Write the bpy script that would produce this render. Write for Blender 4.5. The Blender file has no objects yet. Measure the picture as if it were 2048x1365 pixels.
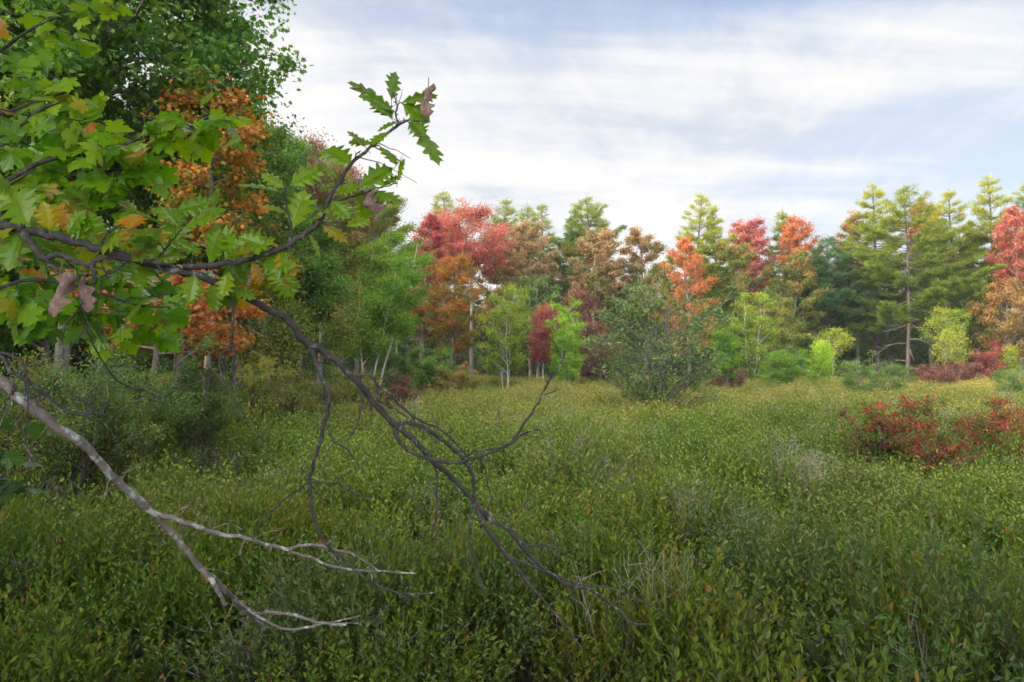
import bpy, math, random
import numpy as np
from math import radians, pi
from mathutils import Vector

scene = bpy.context.scene
COL = scene.collection
F = 1365.0                       # focal length in pixels of the 2048 px photograph
CAMZ = 2.1
HY = 725.0                       # horizon row
PITCH = math.atan((HY - 682.5) / F)

# ------------------------------------------------------------------ camera
cam_d = bpy.data.cameras.new('camera')
cam_d.sensor_width = 36.0
cam_d.lens = 36.0 * F / 2048.0
cam_d.clip_start = 0.05
cam_d.clip_end = 3000
cam_d.dof.use_dof = True
cam_d.dof.focus_distance = 3.2
cam_d.dof.aperture_fstop = 6.3
cam = bpy.data.objects.new('camera', cam_d)
COL.objects.link(cam)
cam.location = (0, 0, CAMZ)
cam.rotation_euler = (pi / 2 + PITCH, 0, 0)
scene.camera = cam

# ------------------------------------------------------------------ render look
scene.view_settings.view_transform = 'Standard'
scene.view_settings.look = 'None'
scene.view_settings.exposure = 0.68
scene.view_settings.gamma = 1.0
scene.cycles.max_bounces = 6
scene.cycles.diffuse_bounces = 3
scene.cycles.glossy_bounces = 2
scene.cycles.transmission_bounces = 4
scene.cycles.transparent_max_bounces = 6
scene.cycles.caustics_reflective = False
scene.cycles.caustics_refractive = False
scene.cycles.use_denoising = True
scene.cycles.denoiser = 'OPENIMAGEDENOISE'
scene.cycles.denoising_input_passes = 'RGB_ALBEDO_NORMAL'

# ------------------------------------------------------------------ sun
SUN_EL, SUN_AZ = 17.0, -112.0     # azimuth from +Y towards +X
sd = bpy.data.lights.new('sun', 'SUN')
sd.energy = 4.8
sd.angle = radians(2.0)
sd.color = (1.0, 0.80, 0.56)
sun = bpy.data.objects.new('sun', sd)
COL.objects.link(sun)
_s = Vector((math.sin(radians(SUN_AZ)) * math.cos(radians(SUN_EL)), math.cos(radians(SUN_AZ)) * math.cos(radians(SUN_EL)), math.sin(radians(SUN_EL))))
sun.rotation_euler = _s.to_track_quat('Z', 'Y').to_euler()
sun.location = (-60, -30, 60)


class NT:
    """small helper round a node tree"""
    def __init__(s, tree):
        s.t = tree
        s.t.nodes.clear()

    def n(s, kind, **kw):
        nd = s.t.nodes.new(kind)
        for k, v in kw.items():
            if k.startswith('i_'):
                key = k[2:]
                key = int(key) if key.isdigit() else key.replace('_', ' ')
                nd.inputs[key].default_value = v
            else:
                setattr(nd, k, v)
        return nd

    def l(s, a, b):
        s.t.links.new(a, b)

    def m(s, op, a, b=None, c=None, clamp=False):
        nd = s.t.nodes.new('ShaderNodeMath')
        nd.operation = op
        nd.use_clamp = clamp
        for i, v in enumerate((a, b, c)):
            if v is None:
                continue
            if isinstance(v, (int, float)):
                nd.inputs[i].default_value = v
            else:
                s.l(v, nd.inputs[i])
        return nd.outputs[0]

    def ramp(s, fac, stops, interp='LINEAR'):
        nd = s.t.nodes.new('ShaderNodeValToRGB')
        cr = nd.color_ramp
        cr.interpolation = interp
        while len(cr.elements) > 1:
            cr.elements.remove(cr.elements[-1])
        cr.elements[0].position = stops[0][0]
        cr.elements[0].color = tuple(stops[0][1]) + (1,)
        for p, c in stops[1:]:
            e = cr.elements.new(p)
            e.color = tuple(c) + (1,)
        s.l(fac, nd.inputs[0])
        return nd.outputs[0]

    def mix(s, fac, a, b, blend='MIX'):
        nd = s.t.nodes.new('ShaderNodeMix')
        nd.data_type = 'RGBA'
        nd.blend_type = blend
        for sock, v in ((nd.inputs['Factor'], fac), (nd.inputs['A'], a), (nd.inputs['B'], b)):
            if hasattr(v, 'links'):
                s.l(v, sock)
            elif isinstance(v, (int, float)):
                sock.default_value = v
            else:
                sock.default_value = tuple(v) + (1,) if len(v) == 3 else v
        return next(o for o in nd.outputs if o.type == 'RGBA')


def build_world():
    w = bpy.data.worlds.new('World')
    scene.world = w
    w.use_nodes = True
    k = NT(w.node_tree)
    sky = k.n('ShaderNodeTexSky', sky_type='NISHITA', sun_disc=False)
    sky.sun_elevation = radians(SUN_EL)
    sky.sun_rotation = radians(SUN_AZ)
    sky.air_density = 1.0
    sky.dust_density = 0.6
    tc = k.n('ShaderNodeTexCoord')
    sep = k.n('ShaderNodeSeparateXYZ')
    k.l(tc.outputs['Generated'], sep.inputs[0])
    X, Y, Z = sep.outputs
    zc = k.m('ADD', k.m('MAXIMUM', Z, 0.0), 0.14)
    U = k.m('DIVIDE', X, zc)
    V = k.m('DIVIDE', Y, zc)
    # streets of cloud running away and up to the right
    comb = k.n('ShaderNodeCombineXYZ')
    k.l(k.m('ADD', k.m('MULTIPLY', U, 0.80), k.m('MULTIPLY', V, -0.34)), comb.inputs[0])
    k.l(k.m('ADD', k.m('MULTIPLY', U, 0.30), k.m('MULTIPLY', V, 0.42)), comb.inputs[1])
    comb.inputs[2].default_value = 3.7
    n1 = k.n('ShaderNodeTexNoise', i_Scale=0.62, i_Detail=9.0, i_Roughness=0.58, i_Distortion=0.5)
    k.l(comb.outputs[0], n1.inputs['Vector'])
    comb2 = k.n('ShaderNodeCombineXYZ')
    k.l(k.m('MULTIPLY', k.m('ADD', U, k.m('MULTIPLY', V, -0.5)), 0.5), comb2.inputs[0])
    k.l(k.m('MULTIPLY', V, 1.9), comb2.inputs[1])
    comb2.inputs[2].default_value = 9.1
    n2 = k.n('ShaderNodeTexNoise', i_Scale=1.1, i_Detail=6.0, i_Roughness=0.6, i_Distortion=0.6)
    k.l(comb2.outputs[0], n2.inputs['Vector'])
    n3 = k.n('ShaderNodeTexNoise', i_Scale=3.6, i_Detail=8.0, i_Roughness=0.66, i_Distortion=0.4)
    k.l(comb.outputs[0], n3.inputs['Vector'])
    dens = k.m('ADD', k.m('MULTIPLY', n1.outputs[0], 0.66), k.m('ADD', k.m('MULTIPLY', n2.outputs[0], 0.26), k.m('MULTIPLY', n3.outputs[0], 0.17)))
    # cover: thicker low and in the middle, opening towards the upper right
    az = k.m('ARCTAN2', X, Y)
    def blob(a0, sa, z0, sz, amp):
        da = k.m('DIVIDE', k.m('SUBTRACT', az, a0), sa)
        dz = k.m('DIVIDE', k.m('SUBTRACT', Z, z0), sz)
        r = k.m('ADD', k.m('MULTIPLY', da, da), k.m('MULTIPLY', dz, dz))
        return k.m('MULTIPLY', k.m('EXPONENT', k.m('MULTIPLY', r, -1.0)), amp)
    bias = blob(-0.12, 0.45, 0.20, 0.20, 0.24)
    for b in ((0.50, 0.26, 0.50, 0.06, -0.40), (0.62, 0.22, 0.24, 0.05, 0.02), (0.30, 0.40, 0.37, 0.06, 0.12), (0.30, 0.14, 0.24, 0.02, -0.08), (0.3, 0.4, 0.12, 0.05, 0.12),
              (-0.12, 0.17, 0.45, 0.05, -0.10), (-0.45, 0.3, 0.3, 0.2, 0.12), (0.05, 0.12, 0.26, 0.02, -0.06)):
        bias = k.m('ADD', bias, blob(*b))
    cover = k.m('ADD', dens, bias)
    mr = k.n('ShaderNodeMapRange', interpolation_type='SMOOTHSTEP')
    mr.inputs[1].default_value = 0.36
    mr.inputs[2].default_value = 0.66
    k.l(cover, mr.inputs[0])
    fac = mr.outputs[0]
    sh = k.m('ADD', k.m('MULTIPLY', n2.outputs[0], 0.75), k.m('MULTIPLY', n3.outputs[0], 0.45))
    shade = k.ramp(k.m('ADD', k.m('MULTIPLY', cover, 0.5), k.m('SUBTRACT', sh, 0.33)), [(0.30, (0.58, 0.65, 0.78)), (0.48, (0.74, 0.78, 0.86)), (0.58, (0.90, 0.91, 0.94)), (0.68, (1.0, 0.985, 0.97)), (0.80, (1.0, 0.98, 0.96))])
    # cloud deck overhead is the brightest part of the sky
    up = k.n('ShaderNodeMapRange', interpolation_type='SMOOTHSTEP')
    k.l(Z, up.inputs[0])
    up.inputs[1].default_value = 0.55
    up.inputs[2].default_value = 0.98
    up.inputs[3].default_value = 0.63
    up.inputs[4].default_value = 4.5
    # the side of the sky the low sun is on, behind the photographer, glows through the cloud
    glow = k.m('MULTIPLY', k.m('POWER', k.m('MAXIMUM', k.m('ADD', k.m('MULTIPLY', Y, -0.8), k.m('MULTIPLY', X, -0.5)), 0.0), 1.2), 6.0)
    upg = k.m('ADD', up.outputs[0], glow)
    b1 = k.n('ShaderNodeBackground')
    skymix = k.mix(0.6, sky.outputs[0], k.mix(1.0, k.ramp(Z, [(0.05, (.60, .68, .80)), (0.30, (.50, .60, .78)), (0.50, (.27, .36, .58))]), (10.0, 10.0, 10.0), 'MULTIPLY'))
    k.l(skymix, b1.inputs['Color'])
    b1.inputs['Strength'].default_value = 0.098
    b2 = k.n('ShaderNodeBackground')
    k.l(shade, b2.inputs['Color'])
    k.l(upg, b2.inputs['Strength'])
    mx = k.n('ShaderNodeMixShader')
    k.l(fac, mx.inputs[0])
    k.l(b1.outputs[0], mx.inputs[1])
    k.l(b2.outputs[0], mx.inputs[2])
    out = k.n('ShaderNodeOutputWorld')
    k.l(mx.outputs[0], out.inputs[0])


build_world()


# ------------------------------------------------------------------ placing and tagging
def at(px, py, depth):
    """a point at real depth (metres) along the view of a photograph pixel"""
    x = (px - 1024) / F
    y = (682.5 - py) / F
    c, s = math.cos(PITCH), math.sin(PITCH)
    return np.array([x * depth, (c - y * s) * depth, CAMZ + (s + y * c) * depth])


def tag(o, label=None, cat=None, group=None, kind=None):
    if label:
        o['label'] = label
    if cat:
        o['category'] = cat
    if group:
        o['group'] = group
    if kind:
        o['kind'] = kind
    return o


def empty(name, loc):
    o = bpy.data.objects.new(name, None)
    o.empty_display_size = 0.3
    COL.objects.link(o)
    o.location = loc
    return o


def smooth_noise(x, y, s, seed=0.0):
    a = np.sin(x * s + 1.3 * seed) * np.cos(y * s * 1.13 + seed) + 0.6 * np.sin(x * s * 2.1 + y * s * 1.7 + 2 * seed)
    a = a + 0.4 * np.sin(-x * s * 3.7 + y * s * 3.1 + 5 * seed)
    return a / 2.0


def ground_z(x, y):
    return 0.05 * smooth_noise(x, y, 0.35, 2.0)


# ------------------------------------------------------------------ mesh building
class Batch:
    def __init__(s):
        s.V, s.Fc, s.T, s.M = [], [], [], []
        s.n = 0

    def add(s, v, f, tint=0.5, mat=0):
        v = np.asarray(v, dtype=np.float32).reshape(-1, 3)
        f = np.asarray(f, dtype=np.int32)
        s.V.append(v)
        s.Fc.append(f + s.n)
        t = np.full(len(f), tint, dtype=np.float32) if np.isscalar(tint) else np.asarray(tint, dtype=np.float32)
        s.T.append(t)
        s.M.append(np.full(len(f), mat, dtype=np.int32))
        s.n += len(v)

    def mesh(s, name, mats, smooth=False):
        me = bpy.data.meshes.new(name)
        V = np.concatenate(s.V)
        sizes = np.concatenate([np.full(len(f), f.shape[1], dtype=np.int32) for f in s.Fc])
        loops = np.concatenate([f.ravel() for f in s.Fc])
        me.vertices.add(len(V))
        me.vertices.foreach_set('co', V.ravel())
        me.loops.add(len(loops))
        me.loops.foreach_set('vertex_index', loops)
        me.polygons.add(len(sizes))
        starts = np.concatenate([[0], np.cumsum(sizes)[:-1]]).astype(np.int32)
        me.polygons.foreach_set('loop_start', starts)
        me.polygons.foreach_set('material_index', np.concatenate(s.M))
        me.polygons.foreach_set('use_smooth', np.full(len(sizes), bool(smooth)))
        at_ = me.attributes.new('tint', 'FLOAT', 'FACE')
        at_.data.foreach_set('value', np.concatenate(s.T))
        me.update(calc_edges=True)
        for m in (mats if isinstance(mats, (list, tuple)) else [mats]):
            me.materials.append(m)
        return me

    def obj(s, name, mats, parent=None, smooth=False, link=True):
        o = bpy.data.objects.new(name, s.mesh(name, mats, smooth))
        if link:
            COL.objects.link(o)
        if parent is not None:
            o.parent = parent
        return o


def norm(a):
    return a / np.maximum(np.linalg.norm(a, axis=-1, keepdims=True), 1e-9)


def tube(b, pts, rad, sides=6, mat=0, tint=0.5, rough=0.0, rng=None):
    pts = np.asarray(pts, dtype=float)
    n = len(pts)
    rad = np.asarray(rad, dtype=float) if not np.isscalar(rad) else np.full(n, float(rad))
    d = np.gradient(pts, axis=0)
    d = norm(d)
    ref = np.array([0.0, 0.0, 1.0]) if abs(d[0][2]) < 0.9 else np.array([1.0, 0.0, 0.0])
    u = norm(np.cross(d, ref))
    w = np.cross(d, u)
    a = np.arange(sides) * 2 * pi / sides
    r = rad[:, None] * np.ones((n, sides))
    if rough and rng is not None:
        r = r * (1 + rough * rng.standard_normal((n, sides)))
    v = pts[:, None, :] + r[..., None] * (np.cos(a)[None, :, None] * u[:, None, :] + np.sin(a)[None, :, None] * w[:, None, :])
    i = np.arange(n - 1)[:, None] * sides
    j = np.arange(sides)[None, :]
    j2 = (j + 1) % sides
    f = np.stack([i + j, i + j2, i + sides + j2, i + sides + j], axis=-1).reshape(-1, 4)
    b.add(v.reshape(-1, 3), f, tint, mat)
    b.add(v[-1], np.arange(sides)[None, :], tint, mat)


def spline(pts, sub=6):
    """Catmull-Rom through the rows of pts (any number of columns)"""
    p = np.asarray(pts, dtype=float)
    p = np.vstack([2 * p[0] - p[1], p, 2 * p[-1] - p[-2]])
    out = []
    for i in range(1, len(p) - 2):
        t = np.linspace(0, 1, sub, endpoint=False)[:, None]
        a, b_, c, d = p[i - 1], p[i], p[i + 1], p[i + 2]
        out.append(0.5 * ((2 * b_) + (c - a) * t + (2 * a - 5 * b_ + 4 * c - d) * t ** 2 + (3 * b_ - a - 3 * c + d) * t ** 3))
    out.append(p[-2][None])
    return np.vstack(out)


def scatter_leaves(b, tmpl, pos, axis, nrm, size, tint, mat=0, fvar=0.0):
    """copies of a leaf template (x across, y along, z up) into one batch"""
    tv, tf = tmpl
    axis = norm(axis)
    nrm = nrm - (nrm * axis).sum(-1, keepdims=True) * axis
    nrm = norm(nrm)
    side = np.cross(axis, nrm)
    size = np.broadcast_to(size, (len(pos),))[:, None, None]
    v = pos[:, None, :] + size * (tv[None, :, 0:1] * side[:, None, :] + tv[None, :, 1:2] * axis[:, None, :] + tv[None, :, 2:3] * nrm[:, None, :])
    base = (np.arange(len(pos)) * len(tv))[:, None, None]
    tint = np.broadcast_to(tint, (len(pos),))
    for f in tf:
        b.add(np.zeros((0, 3)), np.zeros((0, f.shape[1]), int))
    off = b.n
    b.V.append(v.reshape(-1, 3).astype(np.float32))
    for f in tf:
        g = (f[None, :, :] + base + off).reshape(-1, f.shape[1]).astype(np.int32)
        b.Fc.append(g)
        t_ = np.repeat(tint, len(f))
        if fvar:
            t_ = t_ + np.tile(fvar * np.where(np.arange(len(f)) % 2, 1.0, -1.0), len(pos))
        b.T.append(t_.astype(np.float32))
        b.M.append(np.full(len(g), mat, dtype=np.int32))
    b.n += len(v) * len(tv)


def T(v, *fs):
    return (np.array(v, dtype=float), [np.array(f) for f in fs])


# small far leaf: folded rhombus; oval leaf: two folded quads; lobed far leaf
LEAF_RHOMB = T([(0, 0, 0), (0.34, 0.5, 0.10), (0, 1, -0.05), (-0.34, 0.5, 0.10)], [(0, 1, 2, 3)])
LEAF_OVAL = T([(0, 0, 0), (0.19, 0.30, 0.05), (0.19, 0.68, 0.04), (0, 1, -0.06), (-0.19, 0.68, 0.04), (-0.19, 0.30, 0.05)],
              [(0, 1, 2, 3), (0, 3, 4, 5)])
LEAF_LANCE = T([(0, 0, 0), (0.13, 0.34, 0.04), (0.13, 0.68, 0.03), (0, 1, -0.08), (-0.13, 0.68, 0.03), (-0.13, 0.34, 0.04)],
              [(0, 1, 2, 3), (0, 3, 4, 5)])
LEAF_LONG = T([(0, 0, 0), (0.16, 0.32, 0.05), (0.17, 0.68, 0.04), (0, 1, -0.08), (-0.17, 0.68, 0.04), (-0.16, 0.32, 0.05)],
              [(0, 1, 2, 3), (0, 3, 4, 5)])
LEAF_LOBED = T([(0, 0, 0), (0.42, 0.12, 0.02), (0.26, 0.38, 0.06), (0.52, 0.66, -0.02), (0.18, 0.66, 0.05), (0, 1.02, -0.06),
                (-0.18, 0.66, 0.05), (-0.52, 0.66, -0.02), (-0.26, 0.38, 0.06), (-0.42, 0.12, 0.02)],
               [(0, 1, 2), (0, 8, 9)], [(0, 2, 3, 4), (0, 4, 5, 6), (0, 6, 7, 8)])
NEEDLE = T([(-0.065, 0, 0), (0.065, 0, 0), (0.045, 1, 0.0), (-0.045, 1, 0)], [(0, 1, 2, 3)])


# ------------------------------------------------------------------ materials
def leaf_mat(name, stops, rough=0.55, transl=0.38, spec=0.2, back=None, noise=None, gloss_col=None):
    m = bpy.data.materials.new(name)
    m.use_nodes = True
    k = NT(m.node_tree)
    a = k.n('ShaderNodeAttribute', attribute_name='tint')
    col = k.ramp(a.outputs['Fac'], stops)
    if noise:
        geo = k.n('ShaderNodeNewGeometry')
        nz = k.n('ShaderNodeTexNoise', i_Scale=noise[0], i_Detail=2.0)
        k.l(geo.outputs['Position'], nz.inputs['Vector'])
        f = k.m('MULTIPLY', k.m('SUBTRACT', nz.outputs[0], 0.42, clamp=True), noise[2], clamp=True)
        col = k.mix(f, col, noise[1])
    if back:
        geo = k.n('ShaderNodeNewGeometry')
        col = k.mix(k.m('MULTIPLY', geo.outputs['Backfacing'], back[1]), col, back[0])
    p = k.n('ShaderNodeBsdfPrincipled')
    k.l(col, p.inputs['Base Color'])
    p.inputs['Roughness'].default_value = rough
    p.inputs['Specular IOR Level'].default_value = spec
    t = k.n('ShaderNodeBsdfTranslucent')
    hs = k.n('ShaderNodeHueSaturation', i_Saturation=1.1, i_Value=1.25)
    k.l(col, hs.inputs['Color'])
    k.l(hs.outputs[0], t.inputs['Color'])
    mx = k.n('ShaderNodeMixShader')
    mx.inputs[0].default_value = transl
    k.l(p.outputs[0], mx.inputs[1])
    k.l(t.outputs[0], mx.inputs[2])
    o = k.n('ShaderNodeOutputMaterial')
    k.l(mx.outputs[0], o.inputs[0])
    return m


def bark_mat(name, c1, c2, scale=6.0, lichen=None, lichen_scale=14.0, lichen_lo=0.58, stretch=0.25, rough=0.85, bump=0.4, bump_d=0.01):
    m = bpy.data.materials.new(name)
    m.use_nodes = True
    k = NT(m.node_tree)
    tc = k.n('ShaderNodeTexCoord')
    mp = k.n('ShaderNodeMapping')
    mp.inputs['Scale'].default_value = (1, 1, stretch)
    k.l(tc.outputs['Object'], mp.inputs[0])
    n = k.n('ShaderNodeTexNoise', i_Scale=scale, i_Detail=6.0, i_Roughness=0.65)
    k.l(mp.outputs[0], n.inputs['Vector'])
    col = k.ramp(n.outputs[0], [(0.3, c1), (0.7, c2)])
    if lichen:
        n2 = k.n('ShaderNodeTexNoise', i_Scale=lichen_scale, i_Detail=4.0, i_Roughness=0.6)
        k.l(tc.outputs['Object'], n2.inputs['Vector'])
        f = k.m('MULTIPLY', k.m('SUBTRACT', k.m('ADD', k.m('MULTIPLY', n2.outputs[0], .75), k.m('MULTIPLY', n.outputs[0], .25)), lichen_lo), 11.0, clamp=True)
        col = k.mix(f, col, lichen)
    p = k.n('ShaderNodeBsdfPrincipled')
    k.l(col, p.inputs['Base Color'])
    p.inputs['Roughness'].default_value = rough
    p.inputs['Specular IOR Level'].default_value = 0.25
    bp = k.n('ShaderNodeBump', i_Strength=bump, i_Distance=bump_d)
    k.l(n.outputs[0], bp.inputs['Height'])
    k.l(bp.outputs[0], p.inputs['Normal'])
    o = k.n('ShaderNodeOutputMaterial')
    k.l(p.outputs[0], o.inputs[0])
    return m


def C(*stops):
    n = len(stops)
    return [(i / (n - 1), s) for i, s in enumerate(stops)]


PAL = {
    'green': C((.040, .105, .015), (.070, .160, .022), (.115, .215, .030), (.19, .27, .04)),
    'dark_green': C((.022, .065, .016), (.040, .105, .022), (.065, .145, .028), (.10, .17, .035)),
    'grey_green': C((.065, .125, .028), (.095, .165, .036), (.145, .21, .05), (.22, .24, .07)),
    'lime': C((.12, .25, .018), (.18, .34, .022), (.26, .41, .03), (.36, .46, .04)),
    'fresh': C((.070, .17, .018), (.11, .23, .022), (.165, .28, .03), (.30, .33, .04)),
    'yellow_green': C((.10, .17, .022), (.16, .235, .026), (.27, .31, .032), (.44, .34, .035)),
    'green_rust': C((.065, .135, .020), (.11, .17, .028), (.21, .175, .04), (.32, .18, .065)),
    'rust': C((.11, .14, .03), (.20, .15, .04), (.34, .18, .065), (.44, .24, .09)),
    'tan': C((.13, .14, .045), (.23, .18, .06), (.36, .22, .10), (.45, .30, .16)),
    'orange': C((.10, .18, .022), (.22, .17, .028), (.40, .16, .03), (.50, .14, .04)),
    'orange_red': C((.17, .15, .03), (.34, .14, .04), (.48, .15, .065), (.55, .21, .08)),
    'red': C((.16, .12, .035), (.33, .08, .06), (.46, .12, .10), (.50, .22, .13)),
    'crimson': C((.13, .08, .03), (.24, .05, .05), (.34, .065, .075), (.40, .13, .09)),
    'maroon': C((.09, .045, .03), (.13, .055, .04), (.17, .07, .05), (.22, .11, .06)),
    'purple_green': C((.05, .09, .03), (.10, .10, .045), (.20, .09, .07), (.32, .10, .09)),
    'red_shrub': C((.045, .12, .014), (.065, .12, .016), (.15, .06, .02), (.32, .028, .03), (.42, .028, .055)),
    'alder': C((.065, .125, .032), (.10, .17, .045), (.155, .225, .06), (.30, .29, .08)),
    'olive': C((.075, .13, .02), (.12, .165, .025), (.18, .19, .035), (.28, .20, .05)),
    'pine': C((.065, .115, .020), (.125, .18, .026), (.24, .27, .033), (.42, .38, .04)),  # yellow needle tips, brightened and warmed with golden light in the colour
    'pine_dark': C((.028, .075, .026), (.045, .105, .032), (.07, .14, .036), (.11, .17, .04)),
    'pine_gold_lit': C((.085, .14, .020), (.19, .235, .026), (.35, .35, .035), (.53, .45, .045)),  # brighter pine, golden light put into the needle colour
}
PALM = {}


def pal(name):
    if name not in PALM:
        PALM[name] = leaf_mat('leaf_' + name, PAL[name])
    return PALM[name]


BARK = bark_mat('bark_grey', (.10, .085, .075), (.22, .195, .17), 3.0, lichen=(.36, .36, .34), lichen_scale=2.5)
BARK_PINE = bark_mat('bark_pine', (.06, .05, .045), (.13, .11, .10), 3.0, lichen=(.24, .23, .22), lichen_scale=3.0)
BARK_DARK = bark_mat('bark_dark', (.045, .038, .032), (.11, .095, .08), 3.0)
BARK_PALE = bark_mat('bark_pale', (.30, .28, .25), (.52, .50, .46), 4.0, lichen=(.12, .11, .10), lichen_scale=5.0, lichen_lo=.62)
BARK_SHRUB = bark_mat('bark_shrub', (.07, .06, .05), (.17, .14, .115), 12.0)


# ------------------------------------------------------------------ tree builders
def profile(u, kind):
    u = min(max(u, 0.0), 1.0)
    if kind == 'cone':
        return 0.12 + 0.88 * (1 - u) ** 0.85
    if kind == 'oval':
        return 0.25 + 0.75 * math.sin(pi * min(1, (u + 0.12) / 1.12)) ** 0.7
    if kind == 'column':
        return 0.45 + 0.55 * math.sin(pi * min(1, (u * 0.9 + 0.1))) ** 0.8
    return (0.35 + 0.65 * math.sin(pi * (0.12 + 0.80 * u)) ** 0.6)      # round


def leafy(root, H, W, cb, rng, palette, leaves=14000, leaf=0.12, nl=34, shape='round', bark=BARK, lean=(0, 0), r0=None,
          tmpl=LEAF_RHOMB, rise=0.55, cl=0.55, stems=1, spread=0.0, nsub=5, hue_top=0.25, sparse=0.0, sides=6, bow=0.0, tint0=0.0):
    """broadleaf tree or tall shrub: trunk(s) with limbs in one mesh, leaves in another"""
    tb, lb = Batch(), Batch()
    centers, outs, hts = [], [], []
    for st in range(stems):
        sa = st * 2.4 + rng.uniform(0, 1)
        off = np.array([math.cos(sa), math.sin(sa), 0]) * (spread * rng.uniform(0.5, 1.0) if stems > 1 else 0)
        Hs = H * (1.0 if st == 0 else rng.uniform(0.72, 0.97))
        n = 12
        t = np.linspace(0, 1, n)
        wig = np.cumsum(rng.normal(0, 0.012 * Hs, (n, 2)), axis=0)
        tp = np.zeros((n, 3))
        tp[:, 0] = off[0] * 0.15 + off[0] * t ** (1 + bow) + lean[0] * t * Hs + wig[:, 0] * t
        tp[:, 1] = off[1] * 0.15 + off[1] * t ** (1 + bow) + lean[1] * t * Hs + wig[:, 1] * t
        tp[:, 2] = t * Hs - 0.1
        rr = (r0 or (0.035 + 0.0085 * H)) / (stems ** 0.5)
        tr = rr * (1 - t) ** 0.8 + min(0.012, rr * .15)
        tr[0] *= 1.25
        tube(tb, tp, tr, sides + 1, rng=rng, rough=0.03)
        Wl = W if stems == 1 else W * 0.62
        m = max(4, int(nl / stems))
        ga = rng.uniform(0, 6)
        for i in range(m):
            u = (i + rng.uniform(0, 1)) / m
            h = cb + (0.985 - cb) * u
            env = profile(u, shape) * Wl
            az = ga + i * 2.39996 + rng.normal(0, 0.25)
            L = env * rng.uniform(0.62, 1.12)
            start_h = max(0.04, h - L * rise * rng.uniform(0.7, 1.1) / Hs)
            P0 = np.array([np.interp(start_h, t, tp[:, j]) for j in range(3)])
            rb = np.interp(start_h, t, tr) * 0.48
            d = np.array([math.cos(az), math.sin(az), 0.0])
            rz = (h - start_h) * Hs
            q = np.linspace(0, 1, 5)[:, None]
            lp = P0 + d * L * q + np.array([0, 0, 1.0]) * rz * (q ** 0.8) + rng.normal(0, 0.04 * L, (5, 3)) * q
            tube(tb, lp, rb * (1 - q[:, 0]) ** 0.7 + 0.007, 4)
            for s_ in range(nsub):
                v = rng.uniform(0.28, 1.0)
                S0 = np.array([np.interp(v, q[:, 0], lp[:, j]) for j in range(3)])
                a2 = az + rng.choice([-1, 1]) * rng.uniform(0.3, 1.2)
                l2 = L * rng.uniform(0.14, 0.42) * (1.15 - 0.4 * v) + 0.08
                E = S0 + np.array([math.cos(a2) * l2, math.sin(a2) * l2, l2 * rng.uniform(0.0, 0.8) + rng.normal(0, .05)])
                if sparse and rng.uniform() < sparse:
                    continue
                tube(tb, np.array([S0, (S0 + E) / 2 + rng.normal(0, .02, 3), E]), [rb * 0.3 + .004, rb * .2 + .004, 0.004], 3)
                for w in (1.0, 0.45):
                    centers.append(S0 + (E - S0) * w)
                    outs.append(d)
                    hts.append(h)
            centers.append(lp[-1]); outs.append(d); hts.append(h)
        centers.append(tp[-1]); outs.append(np.array([0, 0, 1.0])); hts.append(1.0)
    centers, outs, hts = np.array(centers), np.array(outs), np.array(hts)
    k = len(centers)
    wts = rng.uniform(0.3, 1.0, k) ** 1.5
    idx = rng.choice(k, leaves, p=wts / wts.sum())
    rc = cl * rng.uniform(0.5, 1.15, k)
    g = rng.normal(0, 0.5, (leaves, 3)) * np.array([1, 1, 0.62])
    pos = centers[idx] + g * rc[idx][:, None]
    ctint = rng.normal(0.0, 0.24, k)
    tint = np.clip(0.36 + tint0 + ctint[idx] + hue_top * (hts[idx] - 0.55) + rng.normal(0, 0.15, leaves), 0, 1)
    up = np.array([0, 0, 1.0])
    nr = up * 0.75 + outs[idx] * 0.35 + rng.normal(0, 0.55, (leaves, 3))
    ax = norm(outs[idx] * 0.6 + rng.normal(0, 0.7, (leaves, 3)) + np.array([0, 0, -0.25]))
    sz = leaf * rng.uniform(0.7, 1.25, leaves)
    scatter_leaves(lb, tmpl, pos - ax * sz[:, None] * 0.4, ax, nr, sz, tint)
    tb.obj('trunk', bark, root, smooth=True)
    lb.obj('crown', pal(palette), root)


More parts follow.
